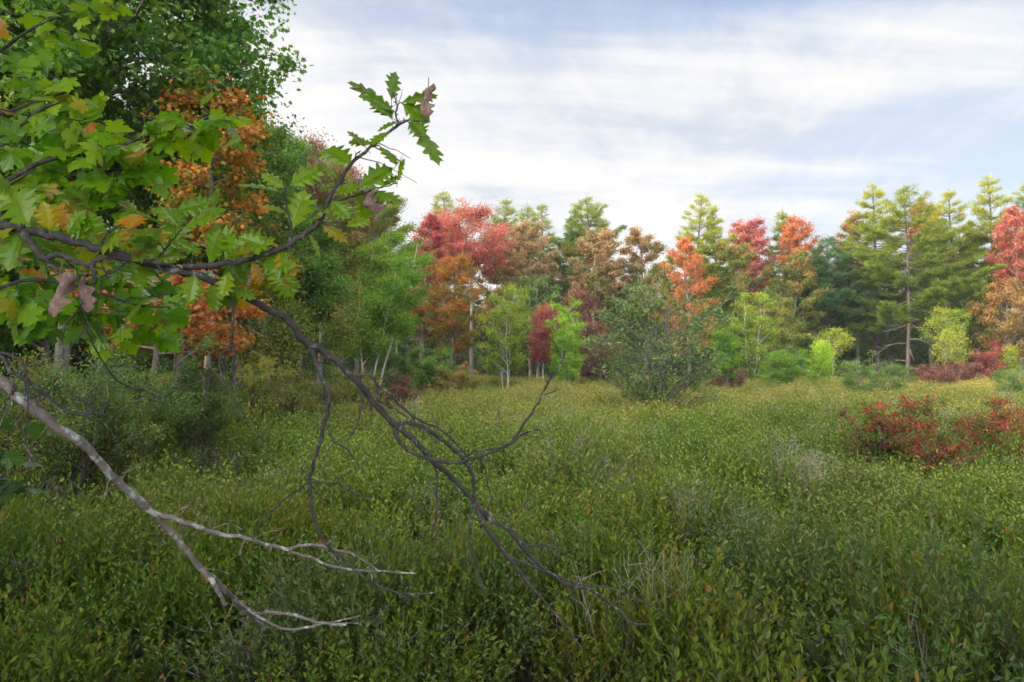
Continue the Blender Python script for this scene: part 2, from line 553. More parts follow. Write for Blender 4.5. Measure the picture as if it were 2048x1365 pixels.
def pine(root, H, W, cb, rng, palette='pine', layers=22, tufts=9000, needle=0.26, bark=BARK_PINE, dead=0, r0=None, lean=(0, 0),
         irregular=0.35, droop=0.0, spruce=False, bare=0.0):
    """white pine: whorls of level boughs with upturned ends; spruce: tighter and drooping"""
    tb, lb = Batch(), Batch()
    n = 14
    t = np.linspace(0, 1, n)
    wig = np.cumsum(rng.normal(0, 0.006 * H, (n, 2)), axis=0)
    tp = np.stack([lean[0] * t * H + wig[:, 0] * t, lean[1] * t * H + wig[:, 1] * t, t * H - 0.1], axis=1)
    tr = (r0 or 0.0105 * H + 0.04) * (1 - t) ** 0.75 + 0.012
    tube(tb, tp, tr, 8, rng=rng, rough=0.03)
    cent, axs, wt, hh = [], [], [], []
    ga = rng.uniform(0, 6)
    for i in range(layers):
        u = (i + rng.uniform(-0.25, 0.25)) / (layers - 1)
        u = min(max(u, 0.0), 1.0)
        h = cb + (0.97 - cb) * u
        env = W * (0.05 + 0.95 * (1 - u) ** 0.80) * (0.72 + 0.28 * min(1, u * 5))
        nb = 5 if u < 0.85 else 4
        for j in range(nb):
            if bare and u < 0.3 and rng.uniform() < bare:
                continue
            L = env * (1 + rng.normal(0, irregular * 0.5))
            L = max(L, 0.05 * W)
            az = ga + i * 1.1 + j * 2 * pi / nb + rng.normal(0, 0.35)
            d = np.array([math.cos(az), math.sin(az), 0])
            hj = min(.985, h + rng.normal(0, .30) * (0.97 - cb) / layers)
            P0 = np.array([np.interp(hj, t, tp[:, c]) for c in range(3)])
            rb = np.interp(h, t, tr) * 0.36
            q = np.linspace(0, 1, 6)[:, None]
            sag = -0.22 * L * (1 - u) * (q * (1 - q) * 3) if not spruce else -0.35 * L * q
            lift = (0.10 + 0.50 * u ** 2) * L * q ** 1.3 if not spruce else 0.12 * L * q ** 3
            lp = P0 + d * L * q + np.array([0, 0, 1.0]) * (sag + lift) + rng.normal(0, 0.02 * L, (6, 3)) * q
            tube(tb, lp, rb * (1 - q[:, 0]) ** 0.7 + 0.006, 4)
            side = np.array([-d[1], d[0], 0])
            ns = max(5, int(L / 0.20))
            for s_ in range(ns):
                v = rng.uniform(0.28 if not spruce else 0.1, 1.0) ** 0.8
                S0 = np.array([np.interp(v, q[:, 0], lp[:, c]) for c in range(3)])
                sg = rng.choice([-1, 1])
                l2 = L * 0.30 * (1.15 - v) * rng.uniform(0.4, 1.2) + 0.12
                dd = norm(d * 0.75 + side * sg * 0.8 + np.array([0, 0, 0.18 if not spruce else -0.15]))
                E = S0 + dd * l2
                for w in ((0.35, 0.7, 1.0) if l2 > 0.4 else (0.5, 1.0)):
                    cent.append(S0 + (E - S0) * w)
                    axs.append(dd)
                    wt.append((0.5 + w) * (.12 + L / W))
                    hh.append(u * 0.5 + w * 0.5)
            cent.append(lp[-1]); axs.append(norm(lp[-1] - lp[-2])); wt.append(1.5 * (.12 + L / W)); hh.append(u * .5 + .5)
    # leader
    for v in np.linspace(0.90, 1.0, 7):
        cent.append(np.array([np.interp(v, t, tp[:, c]) for c in range(3)])); axs.append(np.array([0, 0, 1.0])); wt.append(.25); hh.append(1.0)
    cent, axs, wt, hh = np.array(cent), np.array(axs), np.array(wt), np.array(hh)
    k = len(cent)
    idx = rng.choice(k, tufts, p=wt / wt.sum())
    ct = rng.normal(0, 0.10, k)
    ax = norm(axs[idx] * 0.8 + rng.normal(0, 0.55, (tufts, 3)) * np.array([1, 1, 0.6]) + np.array([0, 0, 0.30 if not spruce else 0.0]))
    pos = cent[idx] + rng.normal(0, 0.13, (tufts, 3)) * np.array([1, 1, 0.6])
    nr = rng.normal(0, 1, (tufts, 3)) + np.array([0, 0, 0.6])
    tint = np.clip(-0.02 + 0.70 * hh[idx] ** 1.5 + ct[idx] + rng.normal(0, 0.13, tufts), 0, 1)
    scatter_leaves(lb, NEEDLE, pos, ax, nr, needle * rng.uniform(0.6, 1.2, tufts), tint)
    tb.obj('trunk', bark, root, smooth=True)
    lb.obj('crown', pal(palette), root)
    for i in range(dead):
        db = Batch()
        h = cb * rng.uniform(0.25, 1.0)
        az = rng.uniform(0, 2 * pi)
        d = np.array([math.cos(az), math.sin(az), 0])
        P0 = np.array([np.interp(h, t, tp[:, c]) for c in range(3)])
        L = W * rng.uniform(0.2, 0.8)
        q = np.linspace(0, 1, 7)[:, None]
        lp = P0 + d * L * q + np.array([0, 0, 1.0]) * (0.25 * L * q - 0.55 * L * q ** 2) + rng.normal(0, 0.02 * L, (7, 3)) * q
        tube(db, lp, 0.035 * (1 - q[:, 0]) + 0.008, 5)
        for s_ in range(4):
            v = rng.uniform(0.3, 0.9)
            S0 = np.array([np.interp(v, q[:, 0], lp[:, c]) for c in range(3)])
            E = S0 + norm(d * 0.7 + rng.normal(0, 0.5, 3)) * L * 0.3
            tube(db, np.array([S0, (S0 + E) / 2 + rng.normal(0, .04, 3), E]), [0.014, 0.01, 0.005], 4)
        db.obj('dead_branch', BARK, root, smooth=True)


def place(px, top, dist, name):
    """root of a tree whose base stands at photograph column px, and its height to row top"""
    p = at(px, HY, dist)
    z = float(ground_z(p[0], p[1]))
    root = empty(name, (p[0], p[1], z))
    H = at(px, top, dist)[2] - z
    return root, H


def tree(kind, px, top, dist, hw, cb_py, palette, label, seed, name='maple_tree', group=None, **kw):
    root, H = place(px, top, dist, name)
    tag(root, label, 'shrub' if 'shrub' in name else 'tree', group)
    W = hw * dist / F
    zc = at(px, cb_py, dist)[2] - root.location.z
    cb = min(max(zc / H, 0.03), 0.9)
    rng = np.random.default_rng(seed)
    if kind == 'pine':
        kw['tufts'] = int(kw.get('tufts', 9000) * 4.0)
        pine(root, H, W * 1.42, cb, rng, palette, **kw)
    else:
        kw['leaves'] = int(kw.get('leaves', 14000) * (2.5 if dist > 24 else 1.25))
        if dist > 24:
            kw['leaf'] = kw.get('leaf', .12) * .74
        if dist > 40:
            kw.setdefault('rise', .95)
            kw.setdefault('cl', .46)
            kw.setdefault('hue_top', .5)
            kw.setdefault('shape', 'oval')
            kw.setdefault('nsub', 6)
        leafy(root, H, W * 1.1, cb, rng, palette, **kw)
    return root


# ------------------------------------------------------------------ ground
def build_ground():
    b = Batch()
    ys = np.concatenate([np.arange(-40, 90, 1.5), np.array([100, 130, 180, 260, 400, 700, 1200])])
    xs = np.concatenate([np.array([-900, -500, -260, -140, -100]), np.arange(-85, 86, 1.5), np.array([100, 140, 260, 500, 900])])
    Xg, Yg = np.meshgrid(xs, ys)
    near = np.exp(-((Xg / 90) ** 2 + (Yg / 100) ** 2))
    Zg = ground_z(Xg, Yg) * near
    v = np.stack([Xg, Yg, Zg], -1).reshape(-1, 3)
    nx = len(xs)
    i = np.arange(len(ys) - 1)[:, None] * nx
    j = np.arange(nx - 1)[None, :]
    f = np.stack([i + j, i + j + 1, i + nx + j + 1, i + nx + j], -1).reshape(-1, 4)
    b.add(v, f)
    m = bpy.data.materials.new('peat_soil')
    m.use_nodes = True
    k = NT(m.node_tree)
    tc = k.n('ShaderNodeTexCoord')
    n = k.n('ShaderNodeTexNoise', i_Scale=1.7, i_Detail=8.0, i_Roughness=0.7)
    k.l(tc.outputs['Object'], n.inputs['Vector'])
    col = k.ramp(n.outputs[0], [(0.3, (.022, .018, .012)), (0.5, (.045, .038, .022)), (0.7, (.06, .065, .025))])
    p = k.n('ShaderNodeBsdfPrincipled')
    p.inputs['Roughness'].default_value = 0.95
    k.l(col, p.inputs['Base Color'])
    bp = k.n('ShaderNodeBump', i_Strength=0.6, i_Distance=0.05)
    k.l(n.outputs[0], bp.inputs['Height'])
    k.l(bp.outputs[0], p.inputs['Normal'])
    o = k.n('ShaderNodeOutputMaterial')
    k.l(p.outputs[0], o.inputs[0])
    g = b.obj('ground', m, smooth=True)
    tag(g, kind='structure')


build_ground()


# ------------------------------------------------------------------ ground cover, scattered
def scatter_object(name, label, protos, pts, rot, scl, idx, cat):
    """ONE object: a point mesh whose geometry nodes put a plant clump on every point"""
    coll = bpy.data.collections.new(name + '_clumps')
    for i, p in enumerate(protos):
        p.name = '%s_clump_%02d' % (name, i)
        coll.objects.link(p)
    me = bpy.data.meshes.new(name)
    me.vertices.add(len(pts))
    me.vertices.foreach_set('co', np.asarray(pts, dtype=np.float32).ravel())
    for nm, ty, dat, key in (('rot', 'FLOAT_VECTOR', rot, 'vector'), ('scl', 'FLOAT_VECTOR', scl, 'vector'), ('idx', 'INT', idx, 'value')):
        a = me.attributes.new(nm, ty, 'POINT')
        a.data.foreach_set(key, np.asarray(dat, dtype=np.int32 if ty == 'INT' else np.float32).ravel())
    o = bpy.data.objects.new(name, me)
    COL.objects.link(o)
    ng = bpy.data.node_groups.new(name + '_scatter', 'GeometryNodeTree')
    ng.interface.new_socket(name='Geometry', in_out='INPUT', socket_type='NodeSocketGeometry')
    ng.interface.new_socket(name='Geometry', in_out='OUTPUT', socket_type='NodeSocketGeometry')
    gi, go = ng.nodes.new('NodeGroupInput'), ng.nodes.new('NodeGroupOutput')
    ip = ng.nodes.new('GeometryNodeInstanceOnPoints')
    ci = ng.nodes.new('GeometryNodeCollectionInfo')
    ci.inputs['Collection'].default_value = coll
    ci.inputs['Separate Children'].default_value = True
    ci.inputs['Reset Children'].default_value = True
    ng.links.new(gi.outputs[0], ip.inputs['Points'])
    ng.links.new(ci.outputs[0], ip.inputs['Instance'])
    ip.inputs['Pick Instance'].default_value = True
    for nm, ty, sock in (('idx', 'INT', 'Instance Index'), ('rot', 'FLOAT_VECTOR', 'Rotation'), ('scl', 'FLOAT_VECTOR', 'Scale')):
        a = ng.nodes.new('GeometryNodeInputNamedAttribute')
        a.data_type = ty
        a.inputs['Name'].default_value = nm
        ng.links.new(a.outputs['Attribute'], ip.inputs[sock])
    ng.links.new(ip.outputs[0], go.inputs[0])
    md = o.modifiers.new('scatter', 'NODES')
    md.node_group = ng
    tag(o, label, cat, kind='stuff')
    return o


def clump(rng, mats, stems=14, R=0.20, H=0.75, nleaf=22, leaf=0.036, lean=0.35, tmpl=LEAF_OVAL, leaf_from=0.35, twig=0.0022,
          erect=0.75, branch=2, tbias=0.0, dead=0):
    """a tuft of upright leafy stems; material 0 leaves, 1 stems"""
    b = Batch()
    P, A, N, S, TT = [], [], [], [], []
    for s in range(stems):
        r = R * math.sqrt(rng.uniform())
        a = rng.uniform(0, 2 * pi)
        base = np.array([r * math.cos(a), r * math.sin(a), -0.05])
        h = H * rng.uniform(0.52, 1.10)
        ld = np.array([math.cos(a), math.sin(a), 0]) * lean * h * rng.uniform(0.1, 1.0) + rng.normal(0, 0.05, 3) * h
        tip = base + np.array([ld[0], ld[1], h])
        midp = base + (tip - base) * 0.5 + rng.normal(0, 0.03, 3) * h + np.array([0, 0, 0.04 * h])
        q = np.linspace(0, 1, 4)[:, None]
        path = (1 - q) ** 2 * base + 2 * q * (1 - q) * midp + q ** 2 * tip
        tube(b, path, twig * (1.5 - q[:, 0]), 3, mat=1, tint=rng.uniform())
        paths = [(path, leaf_from, nleaf)]
        for br in range(branch):
            v = rng.uniform(0.4, 0.75)
            s0 = np.array([np.interp(v, q[:, 0], path[:, c]) for c in range(3)])
            e = s0 + np.array([rng.normal(0, 0.13), rng.normal(0, 0.13), rng.uniform(0.16, 0.34)]) * h
            bp = np.array([s0, (s0 + e) / 2 + np.array([rng.normal(0, .01), rng.normal(0, .01), -0.01]), e])
            tube(b, bp, [twig, twig * .8, twig * .5], 3, mat=1, tint=rng.uniform())
            paths.append((bp, 0.1, int(nleaf * 0.6)))
        st = rng.normal(0, 0.10)
        for pth, v0, m in paths:
            v = np.linspace(v0, 1.0, m) + rng.normal(0, 0.012, m)
            q2 = np.linspace(0, 1, len(pth))
            pos = np.stack([np.interp(v, q2, pth[:, c]) for c in range(3)], 1)
            d = norm(pth[-1] - pth[0])
            ang = np.arange(m) * 2.39996 + rng.uniform(0, 6)
            out = np.stack([np.cos(ang), np.sin(ang), np.zeros(m)], 1)
            ax = norm(out * rng.uniform(0.5, 1.0, m)[:, None] + d * erect + rng.normal(0, 0.18, (m, 3)))
            P.append(pos); A.append(ax)
            N.append(-out * 0.8 + d * 0.9 + rng.normal(0, 0.28, (m, 3)))
            S.append(leaf * rng.uniform(0.7, 1.15, m) * (1.0 - 0.25 * v))
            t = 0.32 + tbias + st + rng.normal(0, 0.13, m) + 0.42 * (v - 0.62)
            odd = rng.uniform(size=m) < 0.012
            t[odd] = 1.0
            TT.append(np.clip(t, 0, 1))
    scatter_leaves(b, tmpl, np.concatenate(P), np.concatenate(A), np.concatenate(N), np.concatenate(S), np.concatenate(TT), 0)
    for s in range(dead):
        a = rng.uniform(0, 2 * pi)
        base = np.array([R * rng.uniform(-1, 1), R * rng.uniform(-1, 1), 0])
        tip = base + np.array([math.cos(a) * .25, math.sin(a) * .25, 1.05]) * H
        pth = np.array([base, (base + tip) / 2 + rng.normal(0, .03, 3), tip])
        tube(b, pth, [twig * 1.4, twig, twig * .4], 3, mat=1, tint=0.9)
        for _ in range(6):
            v = rng.uniform(.45, .95)
            s0 = base + (tip - base) * v
            e = s0 + np.array([rng.normal(0, .12), rng.normal(0, .12), rng.uniform(.03, .2)]) * H
            tube(b, np.array([s0, (s0 + e) / 2 + rng.normal(0, .01, 3), e]), [twig * .8, twig * .6, twig * .3], 3, mat=1, tint=0.9)
    return bpy.data.objects.new('clump', b.mesh('clump', mats))


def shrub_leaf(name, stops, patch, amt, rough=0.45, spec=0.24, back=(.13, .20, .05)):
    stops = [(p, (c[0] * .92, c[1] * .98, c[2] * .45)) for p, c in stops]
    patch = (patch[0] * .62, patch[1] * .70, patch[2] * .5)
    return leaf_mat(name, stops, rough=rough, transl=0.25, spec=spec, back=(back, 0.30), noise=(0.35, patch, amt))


TWIG = leaf_mat('twig_grey', C((.05, .032, .022), (.085, .058, .042), (.16, .13, .11)), transl=0.0, rough=0.8)
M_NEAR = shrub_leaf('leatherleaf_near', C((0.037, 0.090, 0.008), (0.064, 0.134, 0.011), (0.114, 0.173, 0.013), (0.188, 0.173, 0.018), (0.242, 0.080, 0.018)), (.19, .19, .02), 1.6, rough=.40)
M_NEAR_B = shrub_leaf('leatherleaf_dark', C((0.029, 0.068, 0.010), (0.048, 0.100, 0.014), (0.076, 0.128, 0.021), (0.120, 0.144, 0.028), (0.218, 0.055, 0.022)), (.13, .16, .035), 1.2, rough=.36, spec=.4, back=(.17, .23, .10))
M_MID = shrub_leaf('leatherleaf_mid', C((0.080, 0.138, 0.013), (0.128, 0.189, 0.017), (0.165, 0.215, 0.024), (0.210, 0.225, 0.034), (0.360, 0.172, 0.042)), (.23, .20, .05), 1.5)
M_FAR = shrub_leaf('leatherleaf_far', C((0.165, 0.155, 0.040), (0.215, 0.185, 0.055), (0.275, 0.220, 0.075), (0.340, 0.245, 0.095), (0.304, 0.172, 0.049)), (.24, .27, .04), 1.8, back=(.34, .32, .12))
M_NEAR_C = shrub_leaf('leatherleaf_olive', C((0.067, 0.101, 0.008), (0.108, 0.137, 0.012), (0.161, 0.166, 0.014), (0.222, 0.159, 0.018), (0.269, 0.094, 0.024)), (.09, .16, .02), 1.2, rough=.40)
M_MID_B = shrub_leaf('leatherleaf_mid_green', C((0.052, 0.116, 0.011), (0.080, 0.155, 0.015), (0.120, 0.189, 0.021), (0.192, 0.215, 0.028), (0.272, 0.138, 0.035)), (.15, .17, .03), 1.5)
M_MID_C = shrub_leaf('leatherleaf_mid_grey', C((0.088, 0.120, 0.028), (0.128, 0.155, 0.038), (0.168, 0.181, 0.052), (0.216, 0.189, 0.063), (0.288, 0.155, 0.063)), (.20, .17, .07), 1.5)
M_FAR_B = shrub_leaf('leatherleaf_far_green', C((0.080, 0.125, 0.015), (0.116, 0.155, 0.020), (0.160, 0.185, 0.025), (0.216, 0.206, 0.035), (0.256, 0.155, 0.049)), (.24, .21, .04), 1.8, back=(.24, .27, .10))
TWIG_GREY = leaf_mat('twig_bare', C((.12, .09, .075), (.19, .155, .13), (.30, .27, .24)), transl=0.0, rough=0.8)
M_SEDGE = leaf_mat('sedge_blade', C((.11, .17, .03), (.19, .24, .045), (.32, .32, .09), (.46, .40, .18)), transl=0.3)


def meadow_edge(x, y):
    """true where the open meadow lies (not under the trees)"""
    left = np.interp(y, [-5, 3, 8, 14, 25, 32, 45, 60], [-7, -7, -8.5, -8.5, -9.5, -9, -7.5, -7])
    return (x > left - 1.5) & (y < 66)


def meadow_height(x, y):
    h = 0.98 + 0.24 * smooth_noise(x, y, 0.55, 1.0) + 0.24 * smooth_noise(x, y, 1.7, 4.0) + .12 * smooth_noise(x, y, 3.6, 6.0)
    h = h + 0.22 * np.exp(-((x - 3.4) ** 2 / 2.2 + (y - 3.4) ** 2 / 3.0))
    return h


def jitter_grid(rng, x0, x1, y0, y1, s):
    xs = np.arange(x0, x1, s)
    ys = np.arange(y0, y1, s)
    Xg, Yg = np.meshgrid(xs, ys)
    x = Xg.ravel() + rng.uniform(-.5, .5, Xg.size) * s
    y = Yg.ravel() + rng.uniform(-.5, .5, Xg.size) * s
    return x, y


def in_view(x, y, pad=2.5, slope=0.92):
    return np.abs(x) < slope * y + pad


def build_meadow():
    rng = np.random.default_rng(11)
    protos, G = [], {}

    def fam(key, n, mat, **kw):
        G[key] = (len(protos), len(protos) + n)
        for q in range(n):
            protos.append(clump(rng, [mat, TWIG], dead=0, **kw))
    near = dict(stems=9, R=0.16, H=0.80, nleaf=17, leaf=0.059, erect=.95, tmpl=LEAF_OVAL, twig=.0018)
    fam('n0', 4, M_NEAR, **near)
    fam('n1', 4, M_NEAR_B, **dict(near, leaf=.053, erect=.75))
    fam('n2', 3, M_NEAR_C, **near)
    mid = dict(stems=11, R=0.22, H=0.80, nleaf=12, leaf=0.070, branch=2, tmpl=LEAF_OVAL, twig=.002)
    fam('m0', 4, M_MID, **mid)
    fam('m1', 4, M_MID_B, **mid)
    fam('m2', 3, M_MID_C, **mid)
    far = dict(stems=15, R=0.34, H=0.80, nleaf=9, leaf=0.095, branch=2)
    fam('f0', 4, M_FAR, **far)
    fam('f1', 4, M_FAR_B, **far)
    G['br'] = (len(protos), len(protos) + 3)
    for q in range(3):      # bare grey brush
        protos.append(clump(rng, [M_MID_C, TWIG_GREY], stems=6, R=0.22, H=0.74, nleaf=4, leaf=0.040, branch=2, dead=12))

    def zone(x0, x1, y0, y1, step, mstep, keys, probs, gapf):
        x, y = jitter_grid(rng, x0, x1, y0, y1, step)
        k = in_view(x, y) & meadow_edge(x, y) & (x * x + y * y > 1.3)
        x, y = x[k], y[k]
        # every plant belongs to a mound; mounds differ in height and kind
        mx, my = jitter_grid(rng, x0 - 2, x1 + 2, y0 - 2, y1 + 2, mstep)
        mh = rng.normal(0, .17, len(mx))
        mk = rng.choice(len(keys), len(mx), p=probs)
        near_i = np.zeros(len(x), int)
        dist = np.zeros(len(x))
        for a in range(0, len(x), 2000):
            dx = x[a:a + 2000, None] - mx[None]
            dy = (y[a:a + 2000, None] - my[None]) * .85
            d2 = dx * dx + dy * dy
            near_i[a:a + 2000] = d2.argmin(1)
            dist[a:a + 2000] = np.sqrt(d2.min(1))
        u = np.clip(dist / (mstep * .62), 0, 1.2)
        h = (1.24 + mh[near_i]) * (1 - .55 * u ** 2) + .10 * smooth_noise(x, y, .5, 1.0)
        keepm = rng.uniform(size=len(x)) > np.where(u > .80, gapf, 0)
        kk = mk[near_i]
        sw = rng.uniform(size=len(x)) < .33
        kk = np.where(sw, rng.choice(len(keys), len(x), p=probs), kk)
        lo = np.array([G[q][0] for q in keys]); hi = np.array([G[q][1] for q in keys])
        idx = lo[kk] + (rng.uniform(size=len(x)) * (hi - lo)[kk]).astype(int)
        lx, ly = (x - mx[near_i]) * .35 / mstep, (y - my[near_i]) * .35 / mstep
        return x[keepm], y[keepm], idx[keepm], h[keepm], lx[keepm], ly[keepm]
    Z = [zone(-12, 14, 0.9, 7.5, 0.19, 1.25, ['n0', 'n1', 'n2'], [.46, .42, .12], .66),
         zone(-30, 32, 7.5, 24, 0.28, 1.75, ['m0', 'm1', 'm2'], [.40, .38, .22], .5),
         zone(-60, 62, 24, 68, 0.44, 2.6, ['f0', 'f1', 'm2'], [.55, .37, .08], .3)]
    x, y, idx, h, lx, ly = [np.concatenate([z[c] for z in Z]) for c in range(6)]
    # the plant mix changes gradually from one zone to the next
    r_ = rng.uniform(size=len(x))
    lim = (y > 5.5) & (y < 7.5) & (r_ < (y - 5.5) / 2)
    idx = np.where(lim, rng.integers(G['m0'][0], G['m2'][1], len(x)), idx)
    lim = (y > 16) & (y < 24) & (r_ < (y - 16) / 9)
    idx = np.where(lim, rng.integers(G['f0'][0], G['f1'][1], len(x)), idx)
    lim = (smooth_noise(x, y, .9, 3.0) > .45) & (y < 30) & (y > 3.5) & (rng.uniform(size=len(x)) < .13) | (rng.uniform(size=len(x)) < .008) & (y < 24)
    idx = np.where(lim, rng.integers(G['br'][0], G['br'][1], len(x)), idx)
    h = (h + 0.30 * np.exp(-((x - 2.6) ** 2 / 1.6 + (y - 2.9) ** 2 / 2.0))) * rng.uniform(0.86, 1.12, len(x))
    pts = np.stack([x, y, ground_z(x, y)], 1)
    # lean outwards from the middle of the mound
    rot = np.stack([-ly + rng.normal(0, .08, len(x)), lx + rng.normal(0, .08, len(x)), rng.uniform(0, 6.28, len(x))], 1)
    w = rng.uniform(0.85, 1.15, len(x))
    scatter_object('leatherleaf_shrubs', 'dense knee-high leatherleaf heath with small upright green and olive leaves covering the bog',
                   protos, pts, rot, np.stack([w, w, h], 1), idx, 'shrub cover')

    # sedge
    def tuft(n, L, wd):
        b = Batch()
        for s in range(n):
            a = rng.uniform(0, 6.28)
            l_ = L * rng.uniform(.6, 1.1)
            o = np.array([math.cos(a), math.sin(a), 0])
            base = o * rng.uniform(0, .06)
            q = np.linspace(0, 1, 6)[:, None]
            bend = rng.uniform(.15, .6)
            c = base + o * l_ * bend * q ** 2.2 + np.array([0, 0, 1.0]) * l_ * (q - 0.35 * bend * q ** 3)
            sd_ = np.cross(o, [0, 0, 1.0]) * wd
            wv = (1 - q) ** .6
            v = np.concatenate([c - sd_ * wv, c + sd_ * wv])
            f = [(i_, i_ + 1, i_ + 7, i_ + 6) for i_ in range(5)]
            b.add(v, f, float(np.clip(rng.normal(.45, .25), 0, 1)))
        return bpy.data.objects.new('tuft', b.mesh('tuft', [M_SEDGE]))
    tp = [tuft(16, 1.15, .0022) for _ in range(4)] + [tuft(5, 1.25, .002) for _ in range(3)] + [tuft(26, 1.15, .006) for _ in range(3)]
    x1, y1 = jitter_grid(rng, -12, 12, 1.8, 16, 0.55)
    d = smooth_noise(x1, y1, 0.6, 12.0)
    k = in_view(x1, y1, 1.5, .85) & meadow_edge(x1 + 1, y1) & ((d > .62) | (rng.uniform(size=len(x1)) < .06))
    x1, y1, d = x1[k], y1[k], d[k]
    i1 = np.where(d > .42, rng.integers(0, 4, len(x1)), rng.integers(4, 7, len(x1)))
    x2, y2 = jitter_grid(rng, -45, 50, 14, 64, 1.0)
    k = in_view(x2, y2, 1.5, .85) & meadow_edge(x2, y2) & (smooth_noise(x2, y2, .35, 5.) > .1)
    x2, y2 = x2[k], y2[k]
    i2 = rng.integers(7, 10, len(x2))
    x, y, i = np.concatenate([x1, x2]), np.concatenate([y1, y2]), np.concatenate([i1, i2])
    s = rng.uniform(.7, 1.05, len(x))
    scatter_object('sedge_grass', 'thin arching yellow-green sedge blades standing up between the bog shrubs', tp,
                   np.stack([x, y, ground_z(x, y)], 1), np.stack([x * 0, x * 0, rng.uniform(0, 6.28, len(x))], 1), np.stack([s, s, s], 1), i, 'sedge')


build_meadow()


